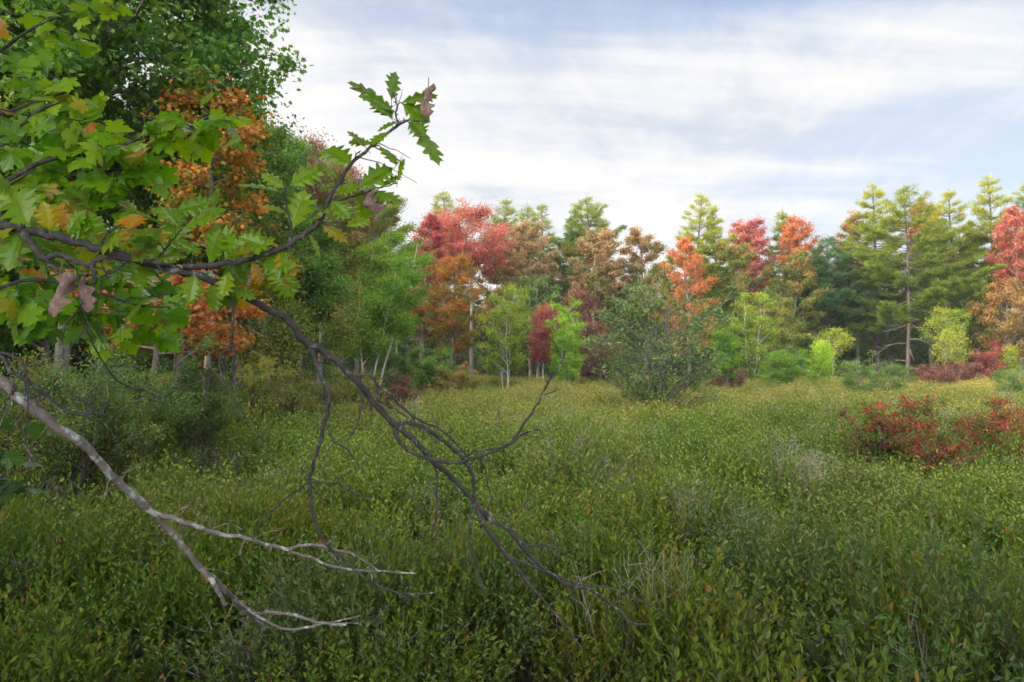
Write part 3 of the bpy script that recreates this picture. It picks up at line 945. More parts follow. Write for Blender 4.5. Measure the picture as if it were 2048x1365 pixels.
# ------------------------------------------------------------------ the trees, one row each
# kind, name, px, top row, distance, half width px, crown base row, palette, label, extra
BL, PI_, SH = 'leafy', 'pine', 'shrub'
TREES = [
    # the near wood on the side where the light is low
    (BL, 'maple_tree', 112, -330, 15, 292, 330, 'green', 'tall green maple with a leaning grey trunk, towering over all other trees', dict(leaves=50000, leaf=.13, tmpl=LEAF_LOBED, nl=56, nsub=8, cl=.75, lean=(.03, 0), r0=.17, hue_top=0, shape='oval')),
    (BL, 'maple_tree', 412, 150, 14, 88, 480, 'orange', 'orange-leaved maple glowing behind the tall green maple', dict(leaves=4200, leaf=.095, tmpl=LEAF_LOBED, nl=28, nsub=6, cl=.42, r0=.07, tint0=.0, sparse=.35)),
    (BL, 'maple_tree', 300, 545, 11.5, 180, 690, 'orange_red', 'low maple with a spray of red-orange leaves and pale trunk', dict(leaves=5200, leaf=.085, tmpl=LEAF_LOBED, nl=12, nsub=7, cl=.32, rise=.1, r0=.08, sparse=.2)),
    (BL, 'birch_tree', 505, 205, 21, 100, 600, 'green', 'slender green tree at the sky edge beside the tallest maple', dict(leaves=21000, leaf=.12, nl=44, nsub=6, shape='oval', tint0=.0, hue_top=.3)),
    (BL, 'maple_tree', 530, 228, 24, 62, 560, 'green', 'green maple squeezed between the slender sky-edge tree and the purple-topped one', dict(leaves=11000, leaf=.12, hue_top=.1, nl=36)),
    (BL, 'maple_tree', 350, 190, 18, 95, 560, 'green', 'loose green maple whose leaves mix through the orange-leaved one', dict(leaves=9000, leaf=.12, nl=36, nsub=6, tint0=.15)),
    (BL, 'oak_tree', 606, 282, 29, 62, 600, 'green_rust', 'brownish green oak just right of the purple-topped maple', dict(leaves=11000, leaf=.13, hue_top=.5)),
    (BL, 'maple_tree', 682, 322, 35, 60, 620, 'purple_green', 'pinkish-topped maple seen through the raised oak twig', dict(leaves=9000, leaf=.13, hue_top=.6)),
    (BL, 'oak_tree', 745, 388, 41, 55, 640, 'green_rust', 'dull green oak right above the fresh green birches', dict(leaves=9000, leaf=.14, hue_top=.3)),
    (BL, 'maple_tree', 562, 255, 27, 72, 540, 'purple_green', 'maple with a dull purple-red pointed top rising over green neighbours', dict(leaves=15000, leaf=.12, hue_top=.7, nl=36)),
    (BL, 'maple_tree', 90, 330, 17, 190, 640, 'green', 'dark green broadleaf tree filling the space under the tall maple', dict(leaves=20000, leaf=.13, nl=44, nsub=6)),
    (BL, 'oak_tree', 640, 315, 32, 78, 600, 'green_rust', 'rusty-topped oak behind the raised oak twig', dict(leaves=16000, leaf=.14, hue_top=.5)),
    (BL, 'birch_tree', 590, 430, 25, 90, 610, 'green', 'deep green bushy tree with several thin grey stems below', dict(leaves=17000, leaf=.125, stems=3, spread=.9)),
    (BL, 'maple_tree', 470, 440, 20, 95, 610, 'green_rust', 'green tree flecked with orange between the orange maple and birches', dict(leaves=12000, leaf=.12)),
    (BL, 'oak_tree', 712, 372, 38, 80, 640, 'green_rust', 'tall round oak of dull green and brown behind the bright birches', dict(leaves=16000, leaf=.15, hue_top=.3)),
    (BL, 'oak_tree', 785, 415, 44, 62, 660, 'green', 'plain green oak standing where the tree line drops beside the crimson maple', dict(leaves=14000, leaf=.16, hue_top=.35)),
    (BL, 'birch_tree', 735, 480, 27, 62, 660, 'fresh', 'fresh green birch with pale leaning stems, fullest of the birches', dict(leaves=12000, leaf=.10, stems=3, spread=1.3, shape='column', bark=BARK_PALE, rise=1.1, lean=(.05, 0), r0=.075)),
    (BL, 'birch_tree', 790, 445, 30, 45, 660, 'fresh', 'bright green birch with a tall narrow crown', dict(leaves=10000, leaf=.105, stems=2, spread=.6, shape='column', bark=BARK_PALE, rise=1.1, r0=.07, tint0=.1)),
    (BL, 'birch_tree', 655, 560, 24, 42, 680, 'olive', 'small olive birch with thin crooked white stems', dict(leaves=4200, leaf=.09, stems=3, spread=1.0, bark=BARK, rise=1.0, r0=.035)),
    (BL, 'birch_tree', 545, 590, 18, 36, 690, 'olive', 'young grey-stemmed tree at the wood edge behind the lichened limb', dict(leaves=3600, leaf=.08, stems=3, spread=.7, bark=BARK, rise=1.0, r0=.035)),
    # middle of the far line
    (BL, 'maple_tree', 843, 430, 50, 36, 660, 'crimson', 'narrow crimson maple, darkest red of the tall trees', dict(leaves=9000, leaf=.17)),
    (PI_, 'pine_tree', 885, 378, 64, 48, 560, 'pine', 'yellow-tipped pine peeping over the big red maple', dict(tufts=7000)),
    (BL, 'maple_tree', 942, 408, 55, 84, 520, 'red', 'broad bright red maple, the largest red crown', dict(leaves=13000, leaf=.18, nl=44, nsub=6, sparse=.2, r0=.16, cl=.7)),
    (PI_, 'pine_tree', 1003, 390, 66, 48, 560, 'pine', 'pine showing its top between the red maple and tan oak', dict(tufts=7000)),
    (PI_, 'pine_tree', 1062, 402, 68, 36, 580, 'pine', 'slim pine behind the tan oak', dict(tufts=5000, irregular=.4)),
    (PI_, 'pine_tree', 1100, 405, 67, 34, 600, 'pine', 'ragged thin pine next to the little dark spruce', dict(tufts=4200, irregular=.4)),
    (PI_, 'spruce_tree', 1145, 425, 63, 26, 640, 'pine_dark', 'dark blue-green spruce with a narrow spire', dict(tufts=7000, spruce=True, layers=26)),
    (PI_, 'pine_tree', 1182, 386, 61, 52, 520, 'pine', 'open-branched pine with spreading top above the tan-brown oak', dict(tufts=6500, layers=17, irregular=.4)),
    (BL, 'maple_tree', 903, 508, 45, 52, 700, 'orange', 'orange and green maple in front of the broad red maple', dict(leaves=11000, leaf=.14, tint0=.05, hue_top=.5)),
    (BL, 'oak_tree', 1062, 438, 58, 44, 570, 'tan', 'oak turned pale orange-tan beside the broad red maple', dict(leaves=9500, leaf=.18, tint0=.15)),
    (BL, 'oak_tree', 1006, 500, 60, 48, 640, 'rust', 'rust-brown oak under the edge of the broad red maple', dict(leaves=9000, leaf=.18)),
    (BL, 'oak_tree', 1075, 545, 54, 56, 700, 'grey_green', 'hazy grey-green tree with a pinkish side behind the yellow birch', dict(leaves=9500, leaf=.16)),
    (BL, 'oak_tree', 1128, 480, 60, 42, 690, 'green_rust', 'dim brownish green oak under the dark spruce', dict(leaves=9000, leaf=.18)),
    (BL, 'oak_tree', 1190, 452, 56, 48, 600, 'tan', 'brown-tan oak with a bare lower trunk under the open-branched pine', dict(leaves=12500, leaf=.18, r0=.16)),
    (BL, 'birch_tree', 1012, 566, 40, 58, 725, 'yellow_green', 'yellow-green birch spotted with gold leaves at the meadow edge', dict(leaves=8200, leaf=.12, stems=4, spread=1.2, nl=48, bark=BARK_PALE, sparse=.1, r0=.045, cl=.36, rise=.8)),
    (BL, 'maple_tree', 1087, 606, 42, 27, 715, 'crimson', 'small crimson maple between two yellow-green birches', dict(leaves=4500, leaf=.12, bark=BARK_PALE, tint0=.3, r0=.05)),
    (BL, 'birch_tree', 1136, 592, 40, 36, 740, 'lime', 'lime green young birch beside the small crimson maple', dict(leaves=9000, leaf=.105, stems=5, spread=.8, nl=50, shape='column', rise=1.3, bark=BARK_PALE, r0=.04, cl=.3)),
    (BL, 'maple_tree', 1192, 645, 46, 46, 745, 'maroon', 'low dark maroon maple in shade between lime birch and alder', dict(leaves=5500, leaf=.15)),
    (BL, 'maple_tree', 1160, 575, 52, 40, 700, 'maroon', 'dusky wine-red maple above the lime birch', dict(leaves=4500, leaf=.16, tint0=.2)),
    (BL, 'alder_tree', 1318, 522, 21.5, 185, 772, 'alder', 'big many-stemmed green alder standing alone in the meadow', dict(leaves=6200, leaf=.110, tmpl=LEAF_OVAL, stems=10, spread=.62, nl=90, nsub=5, bark=BARK_SHRUB, r0=.11, cl=.36, rise=.85, shape='round', bow=.5, tint0=.05, hue_top=.2)),
    # right part of the far line
    (BL, 'oak_tree', 1288, 455, 59, 52, 640, 'rust', 'russet oak with a ragged top behind the lone alder', dict(leaves=12000, leaf=.18, hue_top=.3)),
    (BL, 'maple_tree', 1378, 468, 55, 50, 700, 'orange_red', 'coral-orange maple in front of the golden pine', dict(leaves=10000, leaf=.17, nl=36, tint0=.1)),
    (PI_, 'pine_tree', 1398, 384, 61, 62, 660, 'pine_gold_lit', 'golden-lit pointed pine, first tall pine beyond the lone alder', dict(tufts=14000, layers=22)),
    (PI_, 'pine_tree', 1447, 408, 62, 40, 690, 'pine', 'second narrower pine shoulder to shoulder with the golden pine', dict(tufts=10000)),
    (BL, 'maple_tree', 1483, 437, 60, 28, 560, 'red', 'slim maple with thin red top beside the narrower pine', dict(leaves=5500, leaf=.17, tint0=.1)),
    (BL, 'maple_tree', 1517, 432, 61, 26, 600, 'crimson', 'thin maple with faded pink-red tip', dict(leaves=5500, leaf=.17, tint0=.3)),
    (BL, 'oak_tree', 1500, 478, 56, 56, 690, 'green_rust', 'olive-brown oak behind the pale-stemmed birch', dict(leaves=13000, leaf=.18)),
    (PI_, 'pine_tree', 1572, 418, 63, 40, 640, 'pine', 'pine with a blunt yellowish top between two red-tipped maples', dict(tufts=8500)),
    (BL, 'maple_tree', 1612, 428, 60, 36, 560, 'orange_red', 'maple with vivid red-orange top in the gap of pines', dict(leaves=7500, leaf=.17, tint0=.1)),
    (BL, 'oak_tree', 1585, 500, 57, 52, 700, 'green_rust', 'tall oak of mixed dull green and pink-brown leaves', dict(leaves=12000, leaf=.18, tint0=.1)),
    (BL, 'birch_tree', 1503, 572, 44, 50, 740, 'yellow_green', 'pale-stemmed yellow-green birch behind the alder', dict(leaves=7600, leaf=.13, stems=4, spread=1.1, nl=50, bark=BARK_PALE, tint0=-.15, r0=.05, shape='oval', rise=1.0, cl=.38, sparse=.1)),
    (PI_, 'pine_tree', 1662, 470, 58, 56, 640, 'pine_dark', 'dark green pine with bare lower trunk in the shaded gap', dict(tufts=11000, dead=2)),
    (BL, 'oak_tree', 1640, 520, 60, 46, 660, 'tan', 'faded brown oak leaning on the dark pine', dict(leaves=7500, leaf=.17)),
    (BL, 'maple_tree', 1716, 420, 62, 30, 600, 'rust', 'thin rusty maple with a bare spiky top beside the twin pines', dict(leaves=6000, leaf=.17, sparse=.15, tint0=.2)),
    (PI_, 'pine_tree', 1753, 364, 61, 58, 600, 'pine_gold_lit', 'tall yellow-lit pine with sharp top, left of the twin pines', dict(tufts=13000, layers=22)),
    (PI_, 'pine_tree', 1815, 368, 55, 98, 650, 'pine', 'wide pine with grey bare lower limbs and long shelf-like boughs', dict(tufts=26000, layers=24, dead=7, irregular=.45, bare=.3, r0=.16)),
    (BL, 'maple_tree', 1862, 395, 61, 34, 520, 'orange_red', 'maple with orange spire poking between tall pines', dict(leaves=6500, leaf=.17, tint0=.15)),
    (PI_, 'pine_tree', 1922, 374, 58, 58, 620, 'pine_gold_lit', 'ragged yellow-green pine with visible dark trunk', dict(tufts=11000, irregular=.38, layers=21, bark=BARK_DARK)),
    (BL, 'maple_tree', 1895, 460, 60, 48, 640, 'rust', 'thin orange-brown maple caught between the wide and ragged pines', dict(leaves=7000, leaf=.17)),
    (PI_, 'pine_tree', 1985, 350, 57, 60, 600, 'pine_gold_lit', 'tallest pine, loose crown with sky gaps in its middle', dict(tufts=11500, irregular=.38, layers=21, bark=BARK_DARK, r0=.24)),
    (PI_, 'pine_tree', 2058, 360, 58, 58, 600, 'pine', 'pine cut by the picture edge behind the red maple', dict(tufts=10000)),
    (BL, 'maple_tree', 2042, 405, 52, 42, 560, 'red', 'bright coral-red maple at the far end of the line', dict(leaves=8000, leaf=.16, tint0=.1)),
    (BL, 'oak_tree', 2015, 560, 50, 56, 700, 'rust', 'low rust-red oak below the coral-red maple', dict(leaves=9000, leaf=.16)),
    (BL, 'birch_tree', 1893, 610, 47, 36, 680, 'yellow_green', 'small crooked yellow-green tree beside the wide pine trunk', dict(leaves=1900, leaf=.13, r0=.07, sparse=.35, nl=22, tint0=-.1)),
    (BL, 'birch_tree', 1905, 655, 45, 30, 720, 'yellow_green', 'low gold-green sapling under the crooked tree', dict(leaves=1400, leaf=.12, tint0=.1, r0=.04, sparse=.2)),
    (BL, 'birch_tree', 1640, 682, 42, 25, 755, 'lime', 'little yellow-green cone-shaped sapling at the meadow rim', dict(leaves=3000, leaf=.10, shape='cone', r0=.03, tint0=.15)),
    (BL, 'birch_tree', 2018, 690, 44, 17, 750, 'yellow_green', 'tiny bright yellow-green sapling beside maroon brush', dict(leaves=1500, leaf=.10, shape='cone', r0=.03)),
    (BL, 'birch_tree', 1665, 655, 50, 32, 700, 'yellow_green', 'thin yellowing tree in front of the dark pine trunk', dict(leaves=1100, leaf=.14, r0=.05, sparse=.35, nl=18)),
    (BL, 'oak_tree', 1235, 520, 61, 44, 690, 'green_rust', 'dim olive-brown oak in the low gap before the lone alder', dict(leaves=8000, leaf=.18)),
    (BL, 'oak_tree', 1425, 560, 57, 50, 720, 'green', 'dark green rounded oak at the foot of the golden pine', dict(leaves=9000, leaf=.17, bark=BARK_DARK)),
    (BL, 'oak_tree', 1545, 590, 53, 48, 720, 'olive', 'olive-green bushy oak right behind the pale-stemmed birch', dict(leaves=8000, leaf=.16, bark=BARK_DARK)),
    (BL, 'oak_tree', 1775, 500, 64, 56, 700, 'olive', 'olive-gold oak showing between the wide pine and the sharp-topped pine', dict(leaves=8000, leaf=.18, tint0=.1)),
    (BL, 'oak_tree', 1865, 470, 65, 56, 700, 'yellow_green', 'yellow-green oak glowing behind the wide pine', dict(leaves=8500, leaf=.18, tint0=-.05)),
    (BL, 'oak_tree', 1955, 480, 64, 58, 700, 'olive', 'olive oak with gold patches behind the tallest pine', dict(leaves=8500, leaf=.18, tint0=.1)),
    # shrubs of the rim
    (SH, 'willow_shrub', 1742, 702, 33, 78, 792, 'grey_green', 'rounded grey-green willow shrub before the wide pine', dict(leaves=9500, leaf=.085, tmpl=LEAF_OVAL, stems=9, spread=1.3, bark=BARK_SHRUB, rise=1.2, r0=.06, cl=.25)),
    (SH, 'willow_shrub', 1562, 690, 40, 44, 755, 'fresh', 'soft green shrub next to the yellow cone sapling', dict(leaves=5000, leaf=.10, stems=6, spread=.9, bark=BARK_SHRUB, rise=1.1, r0=.05, cl=.3)),
    (SH, 'willow_shrub', 1450, 640, 36, 28, 740, 'fresh', 'light green shrub touching the side of the lone alder', dict(leaves=3800, leaf=.10, stems=4, spread=.5, bark=BARK_SHRUB, rise=1.1, r0=.04, cl=.3)),
    (SH, 'blueberry_shrub', 805, 742, 22, 46, 815, 'maroon', 'dark maroon blueberry shrub at the left rim of the meadow', dict(leaves=4200, leaf=.065, tmpl=LEAF_OVAL, stems=7, spread=.5, bark=BARK_SHRUB, rise=1, r0=.04, cl=.2, tint0=-.15)),
    (SH, 'blueberry_shrub', 915, 722, 33, 62, 768, 'rust', 'reddish brown shrub below the orange and green maple', dict(leaves=4600, leaf=.085, stems=7, spread=.9, bark=BARK_SHRUB, rise=1, r0=.04, cl=.25, tint0=-.15)),
    (SH, 'willow_shrub', 862, 690, 34, 52, 765, 'green', 'dark green shrub mass between the birches and reddish brush', dict(leaves=6000, leaf=.10, stems=7, spread=.9, bark=BARK_SHRUB, rise=1, r0=.04, cl=.3)),
    (SH, 'willow_shrub', 790, 675, 29, 52, 770, 'grey_green', 'dusky green shrub at the feet of the white birch stems', dict(leaves=6000, leaf=.09, stems=7, spread=.8, bark=BARK_SHRUB, rise=1, r0=.04, cl=.25)),
    (SH, 'blueberry_shrub', 690, 738, 21, 72, 810, 'olive', 'olive shrub with russet leaves beside the maroon one', dict(leaves=6500, leaf=.07, tmpl=LEAF_OVAL, stems=9, spread=.8, bark=BARK_SHRUB, rise=1, r0=.05, cl=.22, tint0=.05)),
    (SH, 'blueberry_shrub', 605, 725, 18, 75, 810, 'green_rust', 'brown and green tall shrub in front of the grey thin stems', dict(leaves=6500, leaf=.065, tmpl=LEAF_OVAL, stems=9, spread=.8, bark=BARK_SHRUB, rise=1, r0=.05, cl=.22, tint0=.0)),
    (SH, 'blueberry_shrub', 490, 690, 15, 80, 810, 'olive', 'pale olive upright shrub beside the red-orange spray', dict(leaves=7500, leaf=.058, tmpl=LEAF_OVAL, stems=10, spread=.7, bark=BARK_SHRUB, rise=1, r0=.05, cl=.2, tint0=.05)),
    (SH, 'blueberry_shrub', 385, 715, 12, 82, 830, 'grey_green', 'dense grey-green shrub under the red-orange spray', dict(leaves=8000, leaf=.048, tmpl=LEAF_OVAL, stems=11, spread=.6, bark=BARK_SHRUB, rise=1, r0=.05, cl=.18, tint0=-.1)),
    (SH, 'blueberry_shrub', 262, 660, 10, 120, 830, 'grey_green', 'tall grey-green shrub mound under the hanging dead leaves', dict(leaves=11000, leaf=.045, tmpl=LEAF_OVAL, stems=13, spread=.7, bark=BARK_SHRUB, rise=1, r0=.05, cl=.2, tint0=-.05)),
    (SH, 'blueberry_shrub', 100, 640, 8.2, 150, 850, 'grey_green', 'leafy grey-green shrub nearest the frame edge above the fallen limb', dict(leaves=12000, leaf=.042, tmpl=LEAF_OVAL, stems=13, spread=.75, bark=BARK_SHRUB, rise=1, r0=.05, cl=.2, tint0=-.1)),
    (SH, 'blueberry_shrub', -60, 690, 7, 150, 900, 'olive', 'olive shrub cut by the frame edge beside the fallen limb', dict(leaves=9000, leaf=.04, tmpl=LEAF_OVAL, stems=11, spread=.7, bark=BARK_SHRUB, rise=1, r0=.05, cl=.2)),
    (SH, 'blueberry_shrub', 190, 740, 9, 110, 850, 'olive', 'low olive shrub tangle between the fallen limb and grey-green mound', dict(leaves=8000, leaf=.04, tmpl=LEAF_OVAL, stems=11, spread=.7, bark=BARK_SHRUB, rise=1, r0=.04, cl=.18)),
    (SH, 'huckleberry_shrub', 1785, 786, 11.4, 92, 880, 'red_shrub', 'scarlet and green huckleberry bush with a crimson tuft on top', dict(leaves=5600, leaf=.052, tmpl=LEAF_OVAL, stems=10, spread=.5, bark=BARK_SHRUB, rise=.9, r0=.03, cl=.16, hue_top=.85, tint0=-.2)),
    (SH, 'huckleberry_shrub', 1990, 792, 11.8, 105, 880, 'red_shrub', 'scarlet-tipped huckleberry bush partly cut by the picture edge', dict(leaves=5600, leaf=.052, tmpl=LEAF_OVAL, stems=10, spread=.5, bark=BARK_SHRUB, rise=.9, r0=.03, cl=.16, hue_top=.85, tint0=-.2)),
    (SH, 'huckleberry_shrub', 1878, 838, 10.2, 48, 895, 'red_shrub', 'low red sprawl of huckleberry between the two larger red bushes', dict(leaves=2200, leaf=.05, tmpl=LEAF_OVAL, stems=6, spread=.4, bark=BARK_SHRUB, rise=.9, r0=.025, cl=.14, hue_top=.3)),
    (SH, 'blueberry_shrub', 1450, 728, 37, 44, 768, 'maroon', 'small maroon brush at the side of the lone alder', dict(leaves=2600, leaf=.09, stems=6, spread=.7, bark=BARK_SHRUB, rise=.9, r0=.03, cl=.2, tint0=.15)),
    (SH, 'blueberry_shrub', 1890, 720, 44, 80, 752, 'maroon', 'long maroon brush below the wide pine', dict(leaves=4600, leaf=.11, stems=9, spread=1.8, bark=BARK_SHRUB, rise=.9, r0=.03, cl=.3)),
    (SH, 'maple_shrub', 1990, 680, 45, 46, 735, 'crimson', 'rose-red maple brush beside the tiny sapling', dict(leaves=3200, leaf=.12, stems=5, spread=.9, bark=BARK_SHRUB, rise=.9, r0=.04, cl=.3, sparse=.2)),
    (SH, 'willow_shrub', 2050, 735, 33, 62, 780, 'grey_green', 'grey-green rounded shrub at the meadow rim near the edge', dict(leaves=4600, leaf=.085, stems=8, spread=1, bark=BARK_SHRUB, rise=1, r0=.04, cl=.25)),
]
for i, (kind, name, px, top, dist, hw, cbp, palette, label, kw) in enumerate(TREES):
    r_ = tree(kind, px, top, dist, hw, cbp, palette, label, 100 + i, name, **kw)
    if name == 'alder_tree':        # the low limb leaning out over the bog
        lb_, o_ = Batch(), np.array(r_.location)
        rl = np.random.default_rng(9)
        pts_ = [at(*q) - o_ for q in ((1322, 815, 21.5), (1345, 790, 21.4), (1375, 772, 21.3), (1405, 760, 21.2), (1445, 742, 21.1))]
        tube(lb_, spline([tuple(q) for q in pts_], 5), np.linspace(.045, .012, 21), 6)
        for v_ in range(7):
            s_ = spline([tuple(q) for q in pts_], 5)[8 + int(v_ * 1.8)]
            e_ = s_ + np.array([rl.uniform(-.1, .5), rl.normal(0, .3), rl.uniform(.15, .6)])
            tube(lb_, np.array([s_, (s_ + e_) / 2, e_]), [.014, .01, .005], 4)
            pp_ = s_ + (e_ - s_) * rl.uniform(.2, 1.1, (26, 1)) + rl.normal(0, .10, (26, 3))
            scatter_leaves(lb_, LEAF_OVAL, pp_, rl.normal(0, 1, (26, 3)), rl.normal(0, .6, (26, 3)) + np.array([0, 0, 1.0]), .11 * rl.uniform(.7, 1.2, 26), np.clip(rl.normal(.35, .2, 26), 0, 1), 1)
        lb_.obj('limb', [BARK_SHRUB, pal('alder')], r_, smooth=False)


# ------------------------------------------------------------------ wood behind the front row: a few built, then copied
def copy_tree(root, loc, rz, sc, label=None, group=None, objs=None):
    r = root.copy()
    COL.objects.link(r)
    r.location = loc
    r.rotation_euler = (0, 0, rz)
    r.scale = (sc, sc, sc)
    if label:
        r['label'] = label
    if group:
        r['group'] = group
    for ch in objs:
        c = ch.copy()
        COL.objects.link(c)
        c.parent = r
    return r


def build_back():
    rng = np.random.default_rng(77)
    protos = []
    lab = {'oak': 'dull brown-green tree deep in the wood behind the front row',
           'green': 'shaded green tree deep in the wood behind the front row',
           'pine': 'dark pine deep in the wood behind the front row',
           'gold': 'yellow-green pine deep in the wood behind the front row',
           'bright': 'mid green tree deep in the wood behind the front row'}
    for nm, kind, p_, key in (('oak_tree', BL, 'green_rust', 'oak'), ('maple_tree', BL, 'dark_green', 'green'), ('pine_tree', PI_, 'pine_dark', 'pine'),
                              ('pine_tree', PI_, 'pine', 'gold'), ('maple_tree', BL, 'green', 'bright')):
        root = empty(nm, (0, 0, 0))
        r = np.random.default_rng(5 + len(protos))
        if kind == PI_:
            pine(root, 14, 3.4, .22, r, p_, tufts=24000, bark=BARK_DARK)
        else:
            leafy(root, 13, 3.0, .15, r, p_, leaves=13000, leaf=.2, nl=40, bark=BARK_DARK, shape='oval')
        tag(root, lab[key], 'tree', 'trees filling the wood behind: ' + key)
        protos.append((root, list(root.children), key))
    used = [False] * 5
    spots = []
    # rows behind the far line
    for row, (yy, sp) in enumerate(((71, 3.6), (77, 4.4), (85, 5.5))):
        for x in np.arange(-22 - row * 3, 66 + row * 5, sp):
            spots.append((x + rng.normal(0, .9), yy + rng.normal(0, 1.5), rng.uniform(.78, 1.0)))
    # rows inside the wood on the low-sun side
    for yy, xo in ((22, -14.5), (26, -17), (30, -15), (34, -17.5), (38, -14), (42, -17), (47, -13), (52, -16), (56, -12), (60, -15), (30, -21), (40, -22), (52, -21), (64, -10), (66, -17), (17, -17), (19, -22), (47, -20)):
        spots.append((xo + rng.normal(0, .7), yy + rng.normal(0, 1), rng.uniform(.72, .95)))
    # the same wood carries on beside and behind the photographer and keeps the low sun off the bog
    for x, y, s in ((-13, 7, 1.05), (-14, 1, 1.1), (-12.5, -5, 1.05), (-15, -11, 1.1), (-19, 4, 1.15), (-20, -6, 1.2), (-11, -16, 1.1), (-20, 12, 1.1), (-26, 0, 1.3), (-26, -12, 1.3), (-17, -20, 1.2)):
        spots.append((x, y, s))
    for (x, y, s) in spots:
        k = int(rng.choice(5, p=[.26, .22, .18, .17, .17]))
        root, ch, key = protos[k]
        loc = (x, y, float(ground_z(x, y)))
        if not used[k]:
            root.location = loc
            root.scale = (s, s, s)
            used[k] = True
        else:
            copy_tree(root, loc, rng.uniform(0, 6.28), s, objs=ch)


build_back()


def build_edge_shrubs():
    rng = np.random.default_rng(55)
    protos = []
    lab = ['waist-high rounded grey-green shrub along the edge of the low-sun wood', 'waist-high olive shrub along the edge of the low-sun wood', 'waist-high brownish shrub along the edge of the low-sun wood']
    for i, p_ in enumerate(('grey_green', 'olive', 'green_rust')):
        root = empty('blueberry_shrub', (0, 0, 0))
        leafy(root, 1.35, .75, .2, np.random.default_rng(60 + i), p_, leaves=5200, leaf=.045, tmpl=LEAF_OVAL, stems=10, spread=.5, nl=50, bark=BARK_SHRUB, rise=1, r0=.02, cl=.16)
        tag(root, lab[i], 'shrub', 'waist-high shrubs along the wood edge, kind %d' % (i + 1))
        protos.append((root, list(root.children)))
    used = [0, 0, 0]
    n = 0
    for y in np.concatenate([np.arange(6.5, 30, 1.0), np.arange(30, 58, 2.2)]):
        left = np.interp(y, [-5, 3, 8, 14, 25, 32, 45, 60], [-7, -7, -8.5, -8.5, -9.5, -9, -7.5, -7])
        for q in range(2):
            x = left + rng.uniform(-1.2, 2.2) + (.5 if q else 0)
            sc = rng.uniform(.65, 1.1) * np.interp(x - left, [-1, 3], [1.25, .75])
            k = int(rng.integers(0, 3))
            root, ch = protos[k]
            loc = (x, y + rng.uniform(-.5, .5), 0)
            if not used[k]:
                used[k] = 1
                root.location = loc
                root.scale = (sc,) * 3
            else:
                copy_tree(root, loc, rng.uniform(0, 6.28), sc, objs=ch)


build_edge_shrubs()


def build_undergrowth():
    """bushes and saplings packed under the far trees, one uncountable mass"""
    rng = np.random.default_rng(31)
    mats = [pal('dark_green'), pal('green_rust'), pal('pine_dark'), pal('maroon')]
    protos = []
    for i in range(8):
        b = Batch()
        n = 900
        h = 2.4
        pos = rng.normal(0, 1, (n, 3)) * np.array([.62, .62, 0]) + np.stack([np.zeros(n), np.zeros(n), rng.uniform(0.1, 1, n) ** .8 * h], 1)
        c = rng.integers(0, 26, n)
        cc = rng.normal(0, 1, (26, 3)) * np.array([.6, .6, .75]) + np.array([0, 0, 1.25])
        pos = cc[c] + rng.normal(0, .2, (n, 3))
        scatter_leaves(b, LEAF_RHOMB, pos, rng.normal(0, 1, (n, 3)), rng.normal(0, .6, (n, 3)) + np.array([0, 0, .8]), .17 * rng.uniform(.7, 1.2, n), np.clip(rng.normal(.35, .2, n), 0, 1), 0)
        for s in range(5):
            e = rng.normal(0, 1, 3) * np.array([.5, .5, .3]) + np.array([0, 0, 2.0])
            tube(b, np.array([e * np.array([.2, .2, 0]), e * .5, e]), [.03, .02, .008], 4, mat=1)
        protos.append(bpy.data.objects.new('u', b.mesh('u', [mats[(0, 0, 1, 2, 2, 0, 2, 3)[i]], BARK_DARK])))
    P, I, S = [], [], []
    x, y = jitter_grid(rng, -30, 75, 63, 86, 1.5)
    k = in_view(x, y, 4, .9)
    x, y = x[k], y[k]
    s = np.interp(y, [63, 67, 72, 86], [.55, 1.0, 1.9, 2.6]) * rng.uniform(.7, 1.15, len(x))
    P.append(np.stack([x, y, ground_z(x, y)], 1)); S.append(s); I.append(rng.integers(0, 8, len(x)))
    x, y = jitter_grid(rng, -40, 0, 9, 66, 1.4)
    edge = np.interp(y, [-5, 3, 8, 14, 25, 32, 45, 60, 66], [-7, -7, -8.5, -8.8, -10.2, -10, -9, -9, -9])
    dd = edge - x
    k = (dd > .8) & (dd < 16) & in_view(x, y, 6, .95)
    x, y, dd = x[k], y[k], dd[k]
    s = np.interp(dd, [.8, 3, 7, 16], [.5, .8, 1.4, 2.0]) * rng.uniform(.7, 1.15, len(x))
    P.append(np.stack([x, y, ground_z(x, y)], 1)); S.append(s); I.append(rng.integers(0, 8, len(x)))
    P, S, I = np.concatenate(P), np.concatenate(S), np.concatenate(I)
    rot = np.stack([S * 0, S * 0, rng.uniform(0, 6.28, len(S))], 1)
    scatter_object('undergrowth', 'dark tangled undergrowth of bushes and young conifers under the far trees', protos, P, rot, np.stack([S * 1.1, S * 1.1, S], 1), I, 'undergrowth')


build_undergrowth()


# ------------------------------------------------------------------ near leaves
def oak_leaf():
    """red oak: pointed lobes with deep round sinuses, midrib strip topology"""
    tt = [0.0, .10, .16, .24, .27, .34, .44, .47, .54, .64, .68, .74, .82, .86, .92, 1.0]
    ww = [.01, .06, .15, .34, .28, .17, .48, .40, .22, .47, .38, .20, .29, .20, .10, .005]
    v, f = [], []
    for i, (t_, w) in enumerate(zip(tt, ww)):
        z = -0.16 * t_ ** 2
        ty = t_ + (0.07 if w > .2 else 0)
        v += [(0, t_, z), (w * .5, ty, z + .10 * w), (w, ty + .05 * w, z - .05 * w), (-w * .5, ty, z + .10 * w), (-w, ty + .05 * w, z - .05 * w)]
    for i in range(len(tt) - 1):
        a, b = i * 5, (i + 1) * 5
        f += [(a, a + 1, b + 1, b), (a + 1, a + 2, b + 2, b + 1), (a + 3, a, b, b + 3), (a + 4, a + 3, b + 3, b + 4)]
    return (np.array(v), [np.array(f)])


